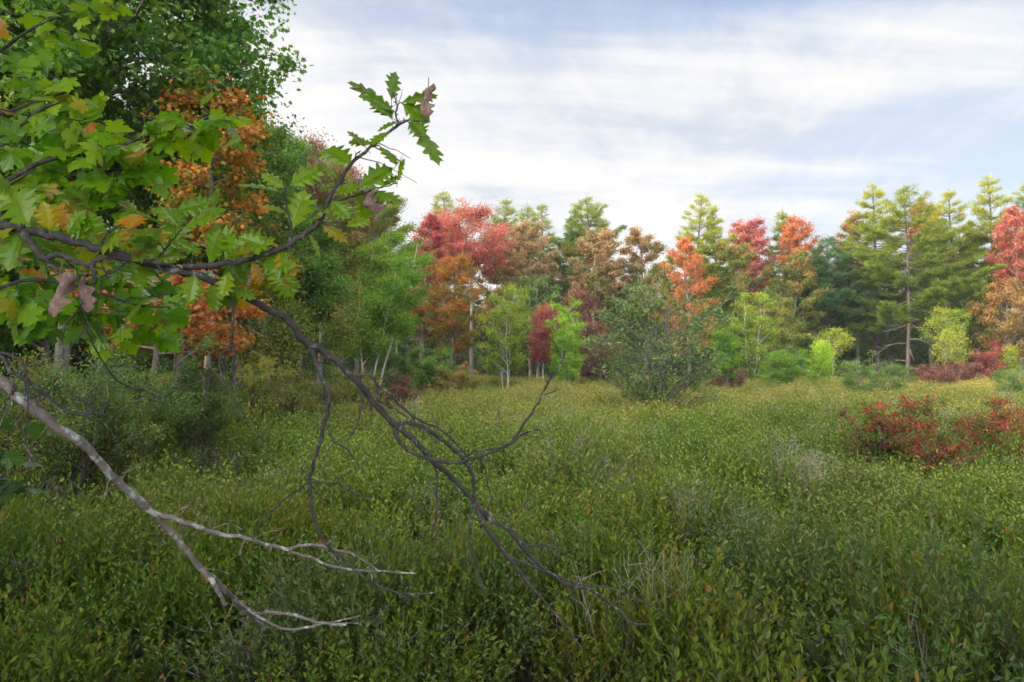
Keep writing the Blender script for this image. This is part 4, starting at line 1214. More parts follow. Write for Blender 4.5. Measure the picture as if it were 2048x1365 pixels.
def maple_leaf(curl=0.1):
    """red maple: three big toothed lobes and two small ones, fan round the stalk point"""
    half = [(0.0, 0.0), (.10, -.07), (.24, -.05), (.38, -.08), (.37, .04), (.48, .14), (.36, .20), (.37, .26), (.50, .34), (.60, .50), (.66, .62),
            (.50, .60), (.44, .70), (.33, .62), (.22, .60), (.25, .72), (.31, .82), (.18, .86), (.10, .97), (0, 1.10)]
    pts = half + [(-x, y) for x, y in half[-2:0:-1]]
    v = [(0, .22, .03)] + [(x, y, -curl * (x * x * 2.2 + (y - .3) ** 2 * .8) + .07 * abs(x)) for x, y in pts]
    n = len(pts)
    f = [(0, 1 + i, 1 + (i + 1) % n) for i in range(n)]
    return (np.array(v), [np.array(f)])


def veined_leaf_mat(name, stops, spot=None, rough=.45, transl=.5, back=(.20, .32, .09)):
    m = leaf_mat(name, stops, rough=.32, transl=transl, spec=.6, back=(back, .55))
    if spot:
        k = m.node_tree
        pr = next(n for n in k.nodes if n.type == 'BSDF_PRINCIPLED')
        src = pr.inputs['Base Color'].links[0].from_socket
        outs = [l.to_socket for l in src.links]
        tc = k.nodes.new('ShaderNodeTexCoord')
        nz = k.nodes.new('ShaderNodeTexNoise')
        nz.inputs['Scale'].default_value = spot[1]
        nz.inputs['Detail'].default_value = 3
        k.links.new(tc.outputs['Object'], nz.inputs['Vector'])
        rp = k.nodes.new('ShaderNodeValToRGB')
        rp.color_ramp.elements[0].position = spot[2]
        rp.color_ramp.elements[1].position = spot[2] + .1
        k.links.new(nz.outputs[0], rp.inputs[0])
        mx = k.nodes.new('ShaderNodeMix')
        mx.data_type = 'RGBA'
        k.links.new(rp.outputs[0], mx.inputs['Factor'])
        k.links.new(src, mx.inputs[6])
        mx.inputs[7].default_value = tuple(spot[0]) + (1,)
        for o in outs:
            k.links.new(mx.outputs[2], o)
    return m


M_OAKLEAF = veined_leaf_mat('oak_leaf', C((.12, .26, .012), (.20, .34, .014), (.30, .40, .018), (.42, .36, .02), (.55, .25, .018), (.50, .13, .02)), spot=((.20, .11, .02), 24.0, .60))
M_MAPLELEAF = veined_leaf_mat('maple_leaf', C((.08, .22, .010), (.19, .38, .012), (.31, .48, .015), (.28, .39, .025), (.46, .36, .03), (.55, .16, .05)), spot=((.15, .15, .02), 18.0, .62))
M_SAPLING = veined_leaf_mat('sapling_leaf', C((.04, .10, .015), (.06, .14, .02), (.09, .18, .03)), transl=.3, back=(.16, .22, .10))
M_DEAD = leaf_mat('withered_leaf', C((.16, .09, .07), (.27, .18, .15), (.42, .33, .30)), rough=.8, transl=.1, spec=.15, noise=(45.0, (.09, .045, .035), 2.5))
M_BARK_OAK = bark_mat('bark_oak_branch', (.030, .026, .026), (.085, .075, .072), 30.0, lichen=(.24, .25, .24), lichen_scale=38.0, lichen_lo=.57, stretch=1.0, bump_d=.004)
M_BARK_LIMB = bark_mat('bark_lichened_limb', (.11, .082, .070), (.22, .190, .175), 22.0, lichen=(.44, .45, .43), lichen_scale=26.0, lichen_lo=.53, stretch=1.0, bump_d=.004)


def branch_path(b, rows, r_px0, r_px1, sub=5, rng=None, sides=7, knots=.06, mat=0, tw=.09):
    """rows of (px, py, depth); radii given as photograph pixels at that depth"""
    rows = np.asarray(rows, float)
    sp = spline(rows, sub)
    P = np.array([at(*r) for r in sp])
    q = np.linspace(0, 1, len(P))
    r = (r_px0 + (r_px1 - r_px0) * q) * sp[:, 2] / F
    if rng is not None:
        r = r * (1 + knots * np.convolve(rng.standard_normal(len(r) + 2), [.25, .5, .25], 'valid'))
        P = P + rng.normal(0, .0012, P.shape) * (1 + r[:, None] * 40)
    tube(b, P, r, sides, mat=mat, rng=rng, rough=.06 if rng is not None else 0)
    if rng is not None:
        # buds, spurs and broken side twigs
        for c in range(int(len(P) * .55)):
            i = int(rng.integers(1, len(P) - 1))
            dr = norm(P[i + 1] - P[i - 1])
            o_ = rng.normal(0, 1, 3)
            o_ = norm(o_ - dr * (o_ @ dr) + dr * .7)
            l_ = r[i] + rng.choice([.004, .008, .022], p=[.55, .33, .12])
            rb = min(.0022, r[i] * .55)
            tube(b, np.array([P[i], P[i] + o_ * l_ * .6, P[i] + o_ * l_ + np.array([0, 0, .001])]), [rb, rb * .8, rb * .45], 4, mat=mat)
        # fine side twigs, bending down
        for c in range(int(len(P) * tw)):
            i = int(rng.integers(2, len(P) - 1))
            dr = norm(P[i + 1] - P[i - 1])
            o_ = rng.normal(0, 1, 3)
            o_ = norm(o_ - dr * (o_ @ dr) + dr * 1.0 + np.array([0, 0, -.3]))
            l_ = rng.uniform(.05, .17)
            q = np.linspace(0, 1, 6)[:, None]
            tp_ = P[i] + o_ * l_ * q + np.array([0, 0, -.25]) * l_ * q ** 2 + np.cumsum(rng.normal(0, .06 * l_, (6, 3)), axis=0) * q
            rb = min(.0016, r[i] * .6)
            tube(b, tp_, rb * (1 - .6 * q[:, 0]), 4, mat=mat)
            if l_ > .1:
                e_ = tp_[3] + norm(rng.normal(0, 1, 3) + dr) * l_ * .4
                tube(b, np.array([tp_[3], (tp_[3] + e_) / 2 + rng.normal(0, .003, 3), e_]), [rb * .7, rb * .6, rb * .35], 3, mat=mat)
    return P


def stalked(b, tmpl, pos, axis, nrm, size, tint, lmat=0, smat=1, stalk=.4):
    axis = norm(axis)
    st = pos + axis * size * stalk
    scatter_leaves(b, tmpl, st[None], axis[None] + np.array([[0, 0, -.12]]), nrm[None], np.array([size]), np.array([tint]), lmat, fvar=.022)
    tube(b, np.array([pos, (pos + st) / 2 + np.array([0, 0, .004]), st + axis * size * .1]), [.0011, .0009, .0008], 3, mat=smat)


OAKL, MAPL = oak_leaf(), maple_leaf()
MAPLS = [maple_leaf(c) for c in (.02, .12, .22, -.06)]


def build_oak():
    rng = np.random.default_rng(3)
    # the oak itself stands just outside the frame
    base = at(-900, 725, 1.9)
    base[2] = 0
    root = empty('oak_tree', base)
    tag(root, 'nearest oak whose dark lichened branch crosses the whole view with large lobed leaves', 'tree')
    def add(b, name, mats, smooth=True, parent=root):
        o = b.obj(name, mats, None, smooth)
        o.parent = parent
        o.matrix_parent_inverse = root.matrix_world.inverted() if parent is root else o.matrix_parent_inverse
        o.location = (-base[0], -base[1], -base[2]) if parent is root else (0, 0, 0)
        o.matrix_parent_inverse.identity()
        return o
    tb = Batch()
    tp = spline([(base[0], base[1], -.1), (base[0] + .02, base[1] - .02, 1.5), (base[0] - .05, base[1] + .05, 3.2), (base[0] + .05, base[1], 5.5), (base[0], base[1] + .1, 8.0)], 5)
    tube(tb, tp, np.linspace(.15, .05, len(tp)), 12, rng=rng, rough=.03)
    add(tb, 'trunk', M_BARK_OAK)
    # unseen oak crown, added over and behind the photographer to shade the foreground
    cbm, clf = Batch(), Batch()
    cc = []
    top = np.array([base[0], base[1], 5.2])
    for k_ in range(52):
        e = np.array([rng.uniform(-7.0, 6.5), rng.uniform(-4.5, 4.6), 0])
        e[2] = rng.uniform(4.8, 8.0) + max(0, e[1]) * .35
        s0 = top + np.array([0, 0, rng.uniform(-1.0, 2.5)])
        m_ = (s0 + e) / 2 + np.array([0, 0, .4]) + rng.normal(0, .2, 3)
        pth = spline([tuple(s0), tuple(m_), tuple(e)], 5)
        tube(cbm, pth, np.linspace(.045, .008, len(pth)), 5)
        for q_ in range(9):
            v = rng.uniform(.35, 1.0)
            p_ = pth[int(v * (len(pth) - 1))]
            cc.append(p_ + rng.normal(0, .45, 3) * np.array([1, 1, .5]))
    cc = np.array(cc)
    nn = 60000
    pos = cc[rng.integers(0, len(cc), nn)] + rng.normal(0, .42, (nn, 3)) * np.array([1, 1, .55])
    keep = (pos[:, 1] < 5.2) & (pos[:, 2] > 3.9) & (pos[:, 2] > CAMZ + .62 * pos[:, 1] + .9)
    pos = pos[keep]
    scatter_leaves(clf, LEAF_LOBED, pos, rng.normal(0, 1, pos.shape) * np.array([1, 1, .3]), rng.normal(0, .5, pos.shape) + np.array([0, 0, 1.0]), .15 * rng.uniform(.7, 1.1, len(pos)), np.clip(rng.normal(.1, .1, len(pos)), 0, 1))
    add(clf, 'crown', M_OAKLEAF, smooth=False)  # out-of-view leaves added to block sky light above the near shrubs
    add(cbm, 'limb', M_BARK_OAK)
    a0 = (-897, 330, 1.9)
    bb = Batch()
    main = [a0, (-300, 405, 1.72), (0, 452, 1.62), (60, 462, 1.62), (130, 478, 1.62), (200, 498, 1.64), (300, 528, 1.68), (370, 545, 1.72), (450, 572, 1.78), (520, 610, 1.85), (575, 640, 1.9), (610, 682, 1.95),
            (660, 712, 2.0), (710, 760, 2.05), (750, 808, 2.1), (790, 850, 2.15), (830, 882, 2.2), (872, 930, 2.26), (905, 955, 2.32), (950, 1008, 2.4)]
    branch_path(bb, main, 9.4, 4.8, rng=rng, sides=9)
    # radii: correct the taper with a second, thinner continuation
    branch_path(bb, [(950, 1008, 2.4), (985, 1040, 2.45), (1020, 1062, 2.5), (1050, 1100, 2.55), (1090, 1140, 2.62), (1140, 1172, 2.7), (1180, 1180, 2.75), (1230, 1215, 2.85), (1262, 1245, 2.9), (1300, 1250, 2.95)], 5.5, 2.0, rng=rng, sides=6)
    branch_path(bb, [(950, 1008, 2.4), (965, 1045, 2.42), (990, 1082, 2.46), (1020, 1120, 2.5), (1055, 1165, 2.55), (1090, 1205, 2.6), (1130, 1250, 2.65), (1165, 1300, 2.7)], 5, 1.6, rng=rng, sides=6)
    twigs = [
        # raised leafy twig
        ([(366, 534, 1.72), (421, 533, 1.72), (487, 521, 1.72), (542, 504, 1.72), (593, 481, 1.73), (638, 444, 1.74), (656, 404, 1.75), (678, 364, 1.76), (704, 327, 1.77), (730, 305, 1.78), (752, 287, 1.79), (774, 268, 1.8), (796, 250, 1.8)], 6.5, 2.6),
        ([(796, 250, 1.8), (818, 241, 1.8), (832, 243, 1.8), (849, 243, 1.79)], 2.4, 1.6),
        ([(796, 250, 1.8), (792, 230, 1.8), (794, 210, 1.8), (786, 188, 1.8), (781, 168, 1.8)], 2.2, 1.2),
        ([(704, 327, 1.77), (712, 310, 1.76), (722, 301, 1.75)], 1.8, 1.2),
        ([(638, 446, 1.74), (665, 450, 1.72), (695, 456, 1.7), (728, 465, 1.68)], 2.4, 1.3),
        ([(581, 484, 1.73), (583, 455, 1.73), (578, 430, 1.73), (567, 395, 1.73), (574, 378, 1.73)], 2.6, 1.3),
        ([(656, 404, 1.75), (690, 398, 1.77), (720, 388, 1.8), (760, 375, 1.82), (795, 368, 1.83)], 2.0, 1.2),
        ([(571, 492, 1.72), (590, 505, 1.7), (604, 514, 1.69)], 1.8, 1.2),
        # dark crooked side branch
        ([(48, 462, 1.62), (57, 480, 1.58), (66, 495, 1.55), (88, 519, 1.53), (105, 511, 1.53), (121, 510, 1.53), (147, 521, 1.54), (179, 534, 1.55), (189, 524, 1.57), (201, 518, 1.58), (220, 515, 1.6), (256, 521, 1.63), (311, 526, 1.66), (350, 535, 1.7)], 7.5, 3.5),
        ([(184, 533, 1.55), (190, 557, 1.54), (186, 575, 1.54), (183, 592, 1.54)], 4.5, 2.5),
        ([(88, 519, 1.53), (103, 531, 1.5), (118, 541, 1.49), (128, 556, 1.48)], 4, 2),
        ([(256, 523, 1.63), (243, 535, 1.6), (215, 548, 1.58), (191, 556, 1.55)], 2.2, 1.8),
        ([(183, 592, 1.54), (165, 612, 1.54), (170, 640, 1.56), (178, 668, 1.58), (190, 697, 1.62), (205, 722, 1.66), (234, 761, 1.72), (275, 777, 1.8), (304, 788, 1.86)], 2.6, 1.2),
        ([(165, 618, 1.54), (140, 640, 1.54), (127, 663, 1.54), (126, 700, 1.54), (130, 730, 1.54)], 2.2, 1.2),
        # hanging twigs
        ([(456, 580, 1.78), (454, 586, 1.78), (465, 620, 1.78), (464, 660, 1.78), (465, 680, 1.78), (450, 700, 1.77), (440, 713, 1.76), (440, 740, 1.76), (454, 770, 1.76), (463, 790, 1.76), (472, 812, 1.76), (482, 838, 1.76)], 3.4, 1.5),
        ([(465, 684, 1.78), (468, 720, 1.79), (467, 755, 1.79), (470, 770, 1.79), (495, 773, 1.8)], 2.6, 1.2),
        ([(440, 740, 1.76), (420, 755, 1.77), (380, 770, 1.8), (335, 790, 1.84), (292, 808, 1.88)], 2.2, 1.2),
        ([(622, 700, 1.95), (640, 745, 1.95), (657, 788, 1.95), (652, 830, 1.95), (640, 880, 1.96), (627, 930, 1.98), (620, 970, 2.0), (622, 1010, 2.02), (632, 1050, 2.04), (652, 1090, 2.06), (690, 1120, 2.1), (725, 1153, 2.14), (775, 1180, 2.2), (820, 1188, 2.26), (870, 1186, 2.32)], 5.0, 1.6),
        ([(622, 966, 2.0), (660, 966, 2.0), (690, 975, 2.02), (710, 988, 2.04), (745, 995, 2.08)], 2.6, 1.2),
        ([(620, 962, 2.0), (590, 985, 2.02), (555, 1010, 2.05), (520, 1045, 2.08), (505, 1080, 2.1)], 2.4, 1.2),
        ([(654, 862, 1.96), (668, 884, 1.96), (695, 898, 1.98), (712, 925, 2.0), (718, 940, 2.0)], 2.2, 1.1),
        ([(780, 1180, 2.2), (806, 1192, 2.22), (822, 1212, 2.26)], 1.8, 1.0),
        # arcs over the middle
        ([(708, 755, 2.05), (716, 752, 2.05), (738, 751, 2.06), (756, 772, 2.08), (778, 786, 2.1), (804, 814, 2.13), (829, 836, 2.16), (859, 850, 2.2), (880, 858, 2.23), (905, 880, 2.27), (925, 902, 2.3), (945, 925, 2.33)], 3.0, 1.8),
        ([(757, 773, 2.08), (756, 800, 2.08), (770, 808, 2.09), (790, 818, 2.11), (815, 835, 2.14)], 2.0, 1.6),
        ([(792, 850, 2.15), (820, 847, 2.16), (850, 858, 2.2), (885, 880, 2.25), (915, 905, 2.3), (935, 930, 2.33), (947, 960, 2.36), (949, 1000, 2.4)], 4.6, 3.2),
        ([(788, 848, 2.15), (792, 870, 2.14), (806, 893, 2.14), (830, 908, 2.15), (860, 918, 2.17), (900, 926, 2.2), (930, 923, 2.2), (965, 911, 2.2), (1000, 898, 2.2), (1022, 888, 2.2)], 4.4, 3.0),
        ([(1000, 898, 2.2), (1025, 884, 2.19), (1050, 866, 2.18), (1083, 861, 2.16)], 2.8, 2.0),
        ([(1022, 888, 2.2), (1040, 860, 2.2), (1065, 825, 2.2), (1080, 800, 2.2), (1090, 775, 2.2), (1108, 748, 2.2), (1128, 716, 2.2), (1128, 700, 2.2)], 3.0, 1.8),
        ([(1090, 790, 2.2), (1105, 785, 2.2), (1118, 777, 2.2)], 1.4, .8),
        ([(922, 918, 2.3), (950, 903, 2.28), (985, 899, 2.24), (1010, 892, 2.2)], 2.2, 1.6),
        ([(872, 932, 2.26), (874, 960, 2.27), (873, 1000, 2.3), (870, 1040, 2.33), (869, 1060, 2.34)], 2.4, 1.2),
        ([(722, 770, 2.06), (724, 800, 2.06), (718, 840, 2.06), (704, 868, 2.06), (692, 882, 2.06)], 2.2, 1.0),
        ([(742, 800, 2.1), (743, 830, 2.1), (741, 850, 2.1)], 1.8, 1.0),
        ([(960, 918, 2.33), (972, 945, 2.34), (980, 990, 2.36), (982, 1015, 2.38)], 2.2, 1.1),
        ([(942, 1012, 2.4), (940, 1060, 2.4), (946, 1110, 2.42), (958, 1150, 2.45), (968, 1180, 2.46)], 2.4, 1.1),
        ([(898, 955, 2.32), (915, 980, 2.32), (925, 1004, 2.32)], 1.4, .8),
        ([(1040, 1085, 2.55), (1070, 1092, 2.56), (1110, 1095, 2.6), (1150, 1105, 2.62)], 2.2, 1.0),
        ([(1012, 1112, 2.5), (1060, 1130, 2.54), (1110, 1150, 2.6), (1160, 1168, 2.66), (1230, 1180, 2.75), (1290, 1206, 2.85), (1340, 1235, 2.92)], 2.4, 1.2),
        ([(1135, 1168, 2.7), (1150, 1200, 2.7), (1160, 1250, 2.72)], 1.8, .9),
        ([(843, 845, 2.2), (868, 843, 2.2), (880, 852, 2.2)], 1.2, .8),
        ([(200, 498, 1.64), (215, 470, 1.64), (240, 452, 1.66)], 2.4, 1.3),
        ([(300, 528, 1.68), (330, 500, 1.7), (345, 480, 1.72), (362, 460, 1.74)], 2.6, 1.2),
        ([(311, 525, 1.66), (330, 545, 1.66), (355, 548, 1.68), (385, 546, 1.7)], 1.8, 1.0),
        ([(330, 500, 1.7), (318, 485, 1.72), (312, 470, 1.73)], 1.6, .9),
    ]
    for rows, r0, r1 in twigs:
        branch_path(bb, rows, r0, r1, rng=rng, sides=6, sub=4)
    br = add(bb, 'branch', M_BARK_OAK)
    # lobed leaves of the raised twig and round the branch
    lb = Batch()
    # px, py, depth of the stalk end; px, py of the tip; tint, facing tilt
    L = [(788, 238, 1.8, 752, 200, .12, .9), (815, 243, 1.8, 845, 262, .1, .8), (780, 262, 1.8, 755, 275, .14, .9), (735, 300, 1.78, 705, 262, .1, .6), (668, 385, 1.76, 705, 372, .15, .9), (660, 400, 1.75, 690, 425, .12, 1.0),
         (615, 465, 1.73, 640, 500, .2, .8), (578, 430, 1.73, 540, 410, .25, .8), (760, 376, 1.82, 790, 352, .12, .8), (680, 362, 1.77, 655, 335, .16, .7),
         (790, 246, 1.8, 715, 152, .10, .3), (790, 226, 1.8, 728, 176, .12, .7), (783, 205, 1.8, 784, 147, .15, .2), (797, 208, 1.8, 870, 180, .08, .5), (800, 205, 1.8, 860, 238, .1, .9),
         (824, 246, 1.8, 886, 318, .12, .25), (800, 243, 1.8, 765, 252, .12, .8), (748, 290, 1.79, 704, 278, .15, .7), (756, 290, 1.79, 796, 322, .12, .3), (706, 333, 1.77, 650, 290, .14, 1.0),
         (795, 366, 1.8, 800, 332, .15, .8), (716, 378, 1.8, 778, 330, .08, 1.0), (700, 385, 1.8, 770, 395, .10, .9), (690, 368, 1.77, 640, 375, .2, .7), (575, 374, 1.73, 640, 330, .08, 1.2), (572, 380, 1.73, 545, 358, .3, .5),
         (565, 385, 1.72, 480, 360, .05, .4), (570, 400, 1.74, 635, 410, .16, .9), (584, 465, 1.73, 600, 380, .18, 1.1), (592, 460, 1.75, 665, 400, .1, .8), (725, 388, 1.8, 728, 440, .14, 1.0), (740, 380, 1.81, 800, 400, .12, .7),
         (640, 448, 1.74, 695, 476, .62, .6), (690, 455, 1.71, 722, 440, .2, .5), (555, 500, 1.73, 590, 545, .62, .9), (500, 522, 1.72, 525, 560, .74, .8), (545, 500, 1.72, 480, 470, .12, .6),
         (420, 533, 1.72, 430, 460, .1, 1.0), (362, 460, 1.74, 440, 410, .14, 1.1), (362, 460, 1.74, 330, 410, .16, .8), (345, 480, 1.72, 400, 500, .05, .6), (240, 452, 1.66, 300, 500, .66, .5), (250, 460, 1.68, 330, 470, .6, .4),
         (300, 520, 1.7, 370, 505, .3, .7), (200, 495, 1.64, 165, 430, .04, 1.1), (130, 475, 1.62, 160, 420, .06, 1.1), (60, 455, 1.6, 20, 380, .08, .9), (100, 465, 1.6, 90, 410, .6, .6), (35, 455, 1.6, -20, 470, .5, .6),
         (480, 520, 1.72, 540, 470, .2, .8), (460, 540, 1.75, 440, 590, .3, .8), (450, 575, 1.78, 510, 590, .16, .7), (390, 545, 1.72, 380, 600, .25, .9), (430, 560, 1.76, 420, 620, .12, .8), (180, 500, 1.66, 240, 470, .3, .6)]
    rows = []
    for (sx, sy, d, tx, ty, ti, tilt) in L:
        p0, p1 = at(sx, sy, d), at(tx, ty, d + rng.uniform(-.03, .03))
        ax = p1 - p0
        n_ = np.array([0, -tilt, 1.0]) + rng.normal(0, .25, 3)
        size = max(np.linalg.norm(ax) * 1.05, .07)
        rows.append((p0, ax, n_, size, ti))
    for p0, ax, n_, size, ti in rows:
        axn = norm(ax)
        s = size / 1.06
        scatter_leaves(lb, OAKL, (p0 + axn * s * .05)[None], axn[None], n_[None], np.array([s]), np.array([ti + rng.uniform(0, .05)]), 0, fvar=.022)
        tube(lb, np.array([p0 - axn * .012, p0, p0 + axn * s * .15]), [.001, .001, .0008], 3, mat=1)
    # hundreds more round the near part of the branch, held on short twigs
    for c in range(85):
        px = rng.uniform(-60, 560)
        lo = np.interp(px, [-60, 100, 300, 450, 560], [330, 380, 410, 440, 480])
        hi = np.interp(px, [-60, 150, 330, 560], [560, 540, 560, 560])
        py = rng.uniform(lo, hi)
        d = rng.uniform(1.62, 2.25)
        p0 = at(px, py, d)
        ax = norm(rng.normal(0, 1, 3) * np.array([1, .8, .45]) + np.array([.3, 0, -.25]))
        ti = float(np.clip(rng.choice([.08, .16, .3, .55, .8], p=[.36, .3, .12, .12, .10]) + rng.normal(0, .03), 0, 1))
        stalked(lb, OAKL, p0, ax, np.array([0, -.7, 1]) + rng.normal(0, .4, 3), rng.uniform(.07, .115), ti, stalk=.2)
    add(lb, 'leaves', [M_OAKLEAF, M_BARK_OAK], smooth=False)
    # withered curled leaves
    def withered(cx, cy, d, w, h, seed, nm='withered_leaf', lab=None):
        r = np.random.default_rng(seed)
        b = Batch()
        tt = np.array([0, .06, .12, .18, .25, .31, .38, .45, .52, .59, .66, .73, .80, .87, .94, 1.0])
        ww = np.array([.02, .10, .24, .42, .30, .22, .50, .60, .30, .26, .55, .50, .24, .30, .20, .02]) * r.uniform(.85, 1.15, 16)
        c = at(cx, cy, d)
        W_, H_ = w * d / F, h * d / F
        nc = 11
        V = []
        for q, w_ in zip(tt, ww):
            for j in range(nc):
                x_ = (j / (nc - 1) - .5) * 2 * w_
                a = x_ * 3.4 + .5 * math.sin(4 * q + seed)
                rad = W_ * (.42 + .10 * math.sin(7 * q + seed) + .07 * math.sin(9 * x_ + 5 * q))
                V.append(c + np.array([math.sin(a) * rad + .12 * W_ * math.sin(5 * q + seed), -math.cos(a) * rad * .8, H_ * (.5 - q) + .10 * H_ * abs(x_) + r.normal(0, .012) * H_]))
        f = [(i * nc + j, i * nc + j + 1, (i + 1) * nc + j + 1, (i + 1) * nc + j) for i in range(15) for j in range(nc - 1)]
        b.add(np.array(V), f, np.clip(r.normal(.5, .12, len(f)), 0, 1))
        tube(b, np.array([c + np.array([0, -.2 * W_, H_ * .72]), c + np.array([0, -.3 * W_, H_ * .5]), c + np.array([0, -.36 * W_, 0])]), [.0012, .0012, .0008], 4)
        o = add(b, nm, M_DEAD, smooth=True)
        o['label'] = lab
    withered(130, 590, 1.48, 48, 92, 1, lab='largest curled brown withered leaf hanging below the branch')
    withered(174, 588, 1.52, 30, 76, 4, lab='narrow curled withered leaf beside the larger one')
    withered(858, 205, 1.79, 30, 66, 2, lab='grey-brown withered leaf at the top of the raised twig')
    withered(748, 406, 1.8, 42, 44, 3, lab='crumpled brown leaf on the raised twig')
    return root


build_oak()


def build_limb():
    rng = np.random.default_rng(8)
    b = Batch()
    branch_path(b, [(-1100, 300, 1.9), (-600, 500, 1.85), (-250, 660, 1.8), (0, 762, 1.8), (25, 788, 1.8), (60, 812, 1.82), (110, 850, 1.86), (170, 893, 1.92), (220, 948, 2.0), (275, 1000, 2.08), (320, 1040, 2.16)], 13.5, 6.4, rng=rng, sides=12, knots=.08)
    branch_path(b, [(320, 1040, 2.16), (355, 1078, 2.22), (400, 1135, 2.3), (435, 1165, 2.40), (470, 1200, 2.55), (505, 1235, 2.80), (530, 1260, 3.05)], 6.6, 3.6, rng=rng, sides=9, knots=.08)
    branch_path(b, [(305, 1026, 2.14), (340, 1036, 2.16), (375, 1046, 2.18), (430, 1066, 2.22), (490, 1076, 2.28), (550, 1094, 2.34), (620, 1116, 2.4), (680, 1136, 2.46), (760, 1143, 2.54), (830, 1148, 2.62)], 5.4, 1.4, rng=rng, sides=9, knots=.08)
    for rows, r0, r1 in (
            ([(576, 1102, 2.36), (600, 1092, 2.36), (640, 1091, 2.38), (665, 1100, 2.4), (700, 1106, 2.42), (725, 1120, 2.45), (755, 1140, 2.5)], 3.4, 1.6),
            ([(400, 1135, 2.3), (425, 1165, 2.32), (436, 1185, 2.34), (450, 1210, 2.38)], 5.5, 3.5),
            ([(500, 1232, 2.9), (540, 1226, 2.72), (590, 1232, 2.66), (640, 1246, 2.7), (692, 1250, 2.76)], 4.2, 2.2),
            ([(470, 1200, 2.55), (560, 1256, 2.72), (640, 1250, 2.74), (720, 1232, 2.8)], 3.2, 1.6),
            ([(224, 950, 2.0), (216, 970, 1.99), (210, 1000, 1.99)], 2.2, 1.2), ([(240, 958, 2.02), (262, 940, 2.02), (285, 925, 2.03)], 1.8, 1.0),
            ([(92, 832, 1.85), (75, 812, 1.85), (80, 796, 1.85)], 3.4, 2),
            ([(490, 1076, 2.28), (482, 1098, 2.28), (480, 1112, 2.28)], 1.6, .9),
            ([(640, 1091, 2.38), (662, 1084, 2.38), (664, 1090, 2.38)], 1.6, .9)):
        branch_path(b, rows, r0, r1, rng=rng, sides=7)
    o = b.obj('fallen_limb', M_BARK_LIMB, smooth=True)
    tag(o, 'thick red-brown bare limb with white lichen patches sloping down into the shrubs', 'fallen limb')


build_limb()


def build_twigs():
    """a thin dead stem tangle rising beside the limb"""
    rng = np.random.default_rng(21)
    b = Batch()
    for rows, r0, r1 in (
            ([(-250, 640, 1.7), (-60, 690, 1.66), (0, 711, 1.66), (22, 741, 1.66), (66, 770, 1.68), (88, 785, 1.7), (121, 814, 1.72), (157, 829, 1.74), (183, 825, 1.76), (181, 812, 1.76), (161, 797, 1.76), (143, 785, 1.76)], 4, 1.8),
            ([(0, 705, 1.66), (25, 712, 1.65), (44, 730, 1.64), (53, 766, 1.64), (55, 821, 1.64), (51, 876, 1.64), (58, 905, 1.64), (64, 915, 1.64)], 2.8, 1.6),
            ([(44, 730, 1.64), (68, 732, 1.66), (90, 729, 1.68)], 1.6, .9), ([(157, 829, 1.74), (190, 826, 1.78), (205, 824, 1.8)], 1.4, .8),
            ([(88, 785, 1.7), (70, 795, 1.72), (48, 800, 1.74)], 2.4, 1.4), ([(66, 770, 1.68), (50, 750, 1.7), (30, 735, 1.7)], 1.4, .8)):
        branch_path(b, rows, r0, r1, rng=rng, sides=6)
    o = b.obj('dead_twig', M_BARK_OAK, smooth=True)
    tag(o, 'thin dark dead twig curling in a loop above the lichened limb', 'twig')


build_twigs()


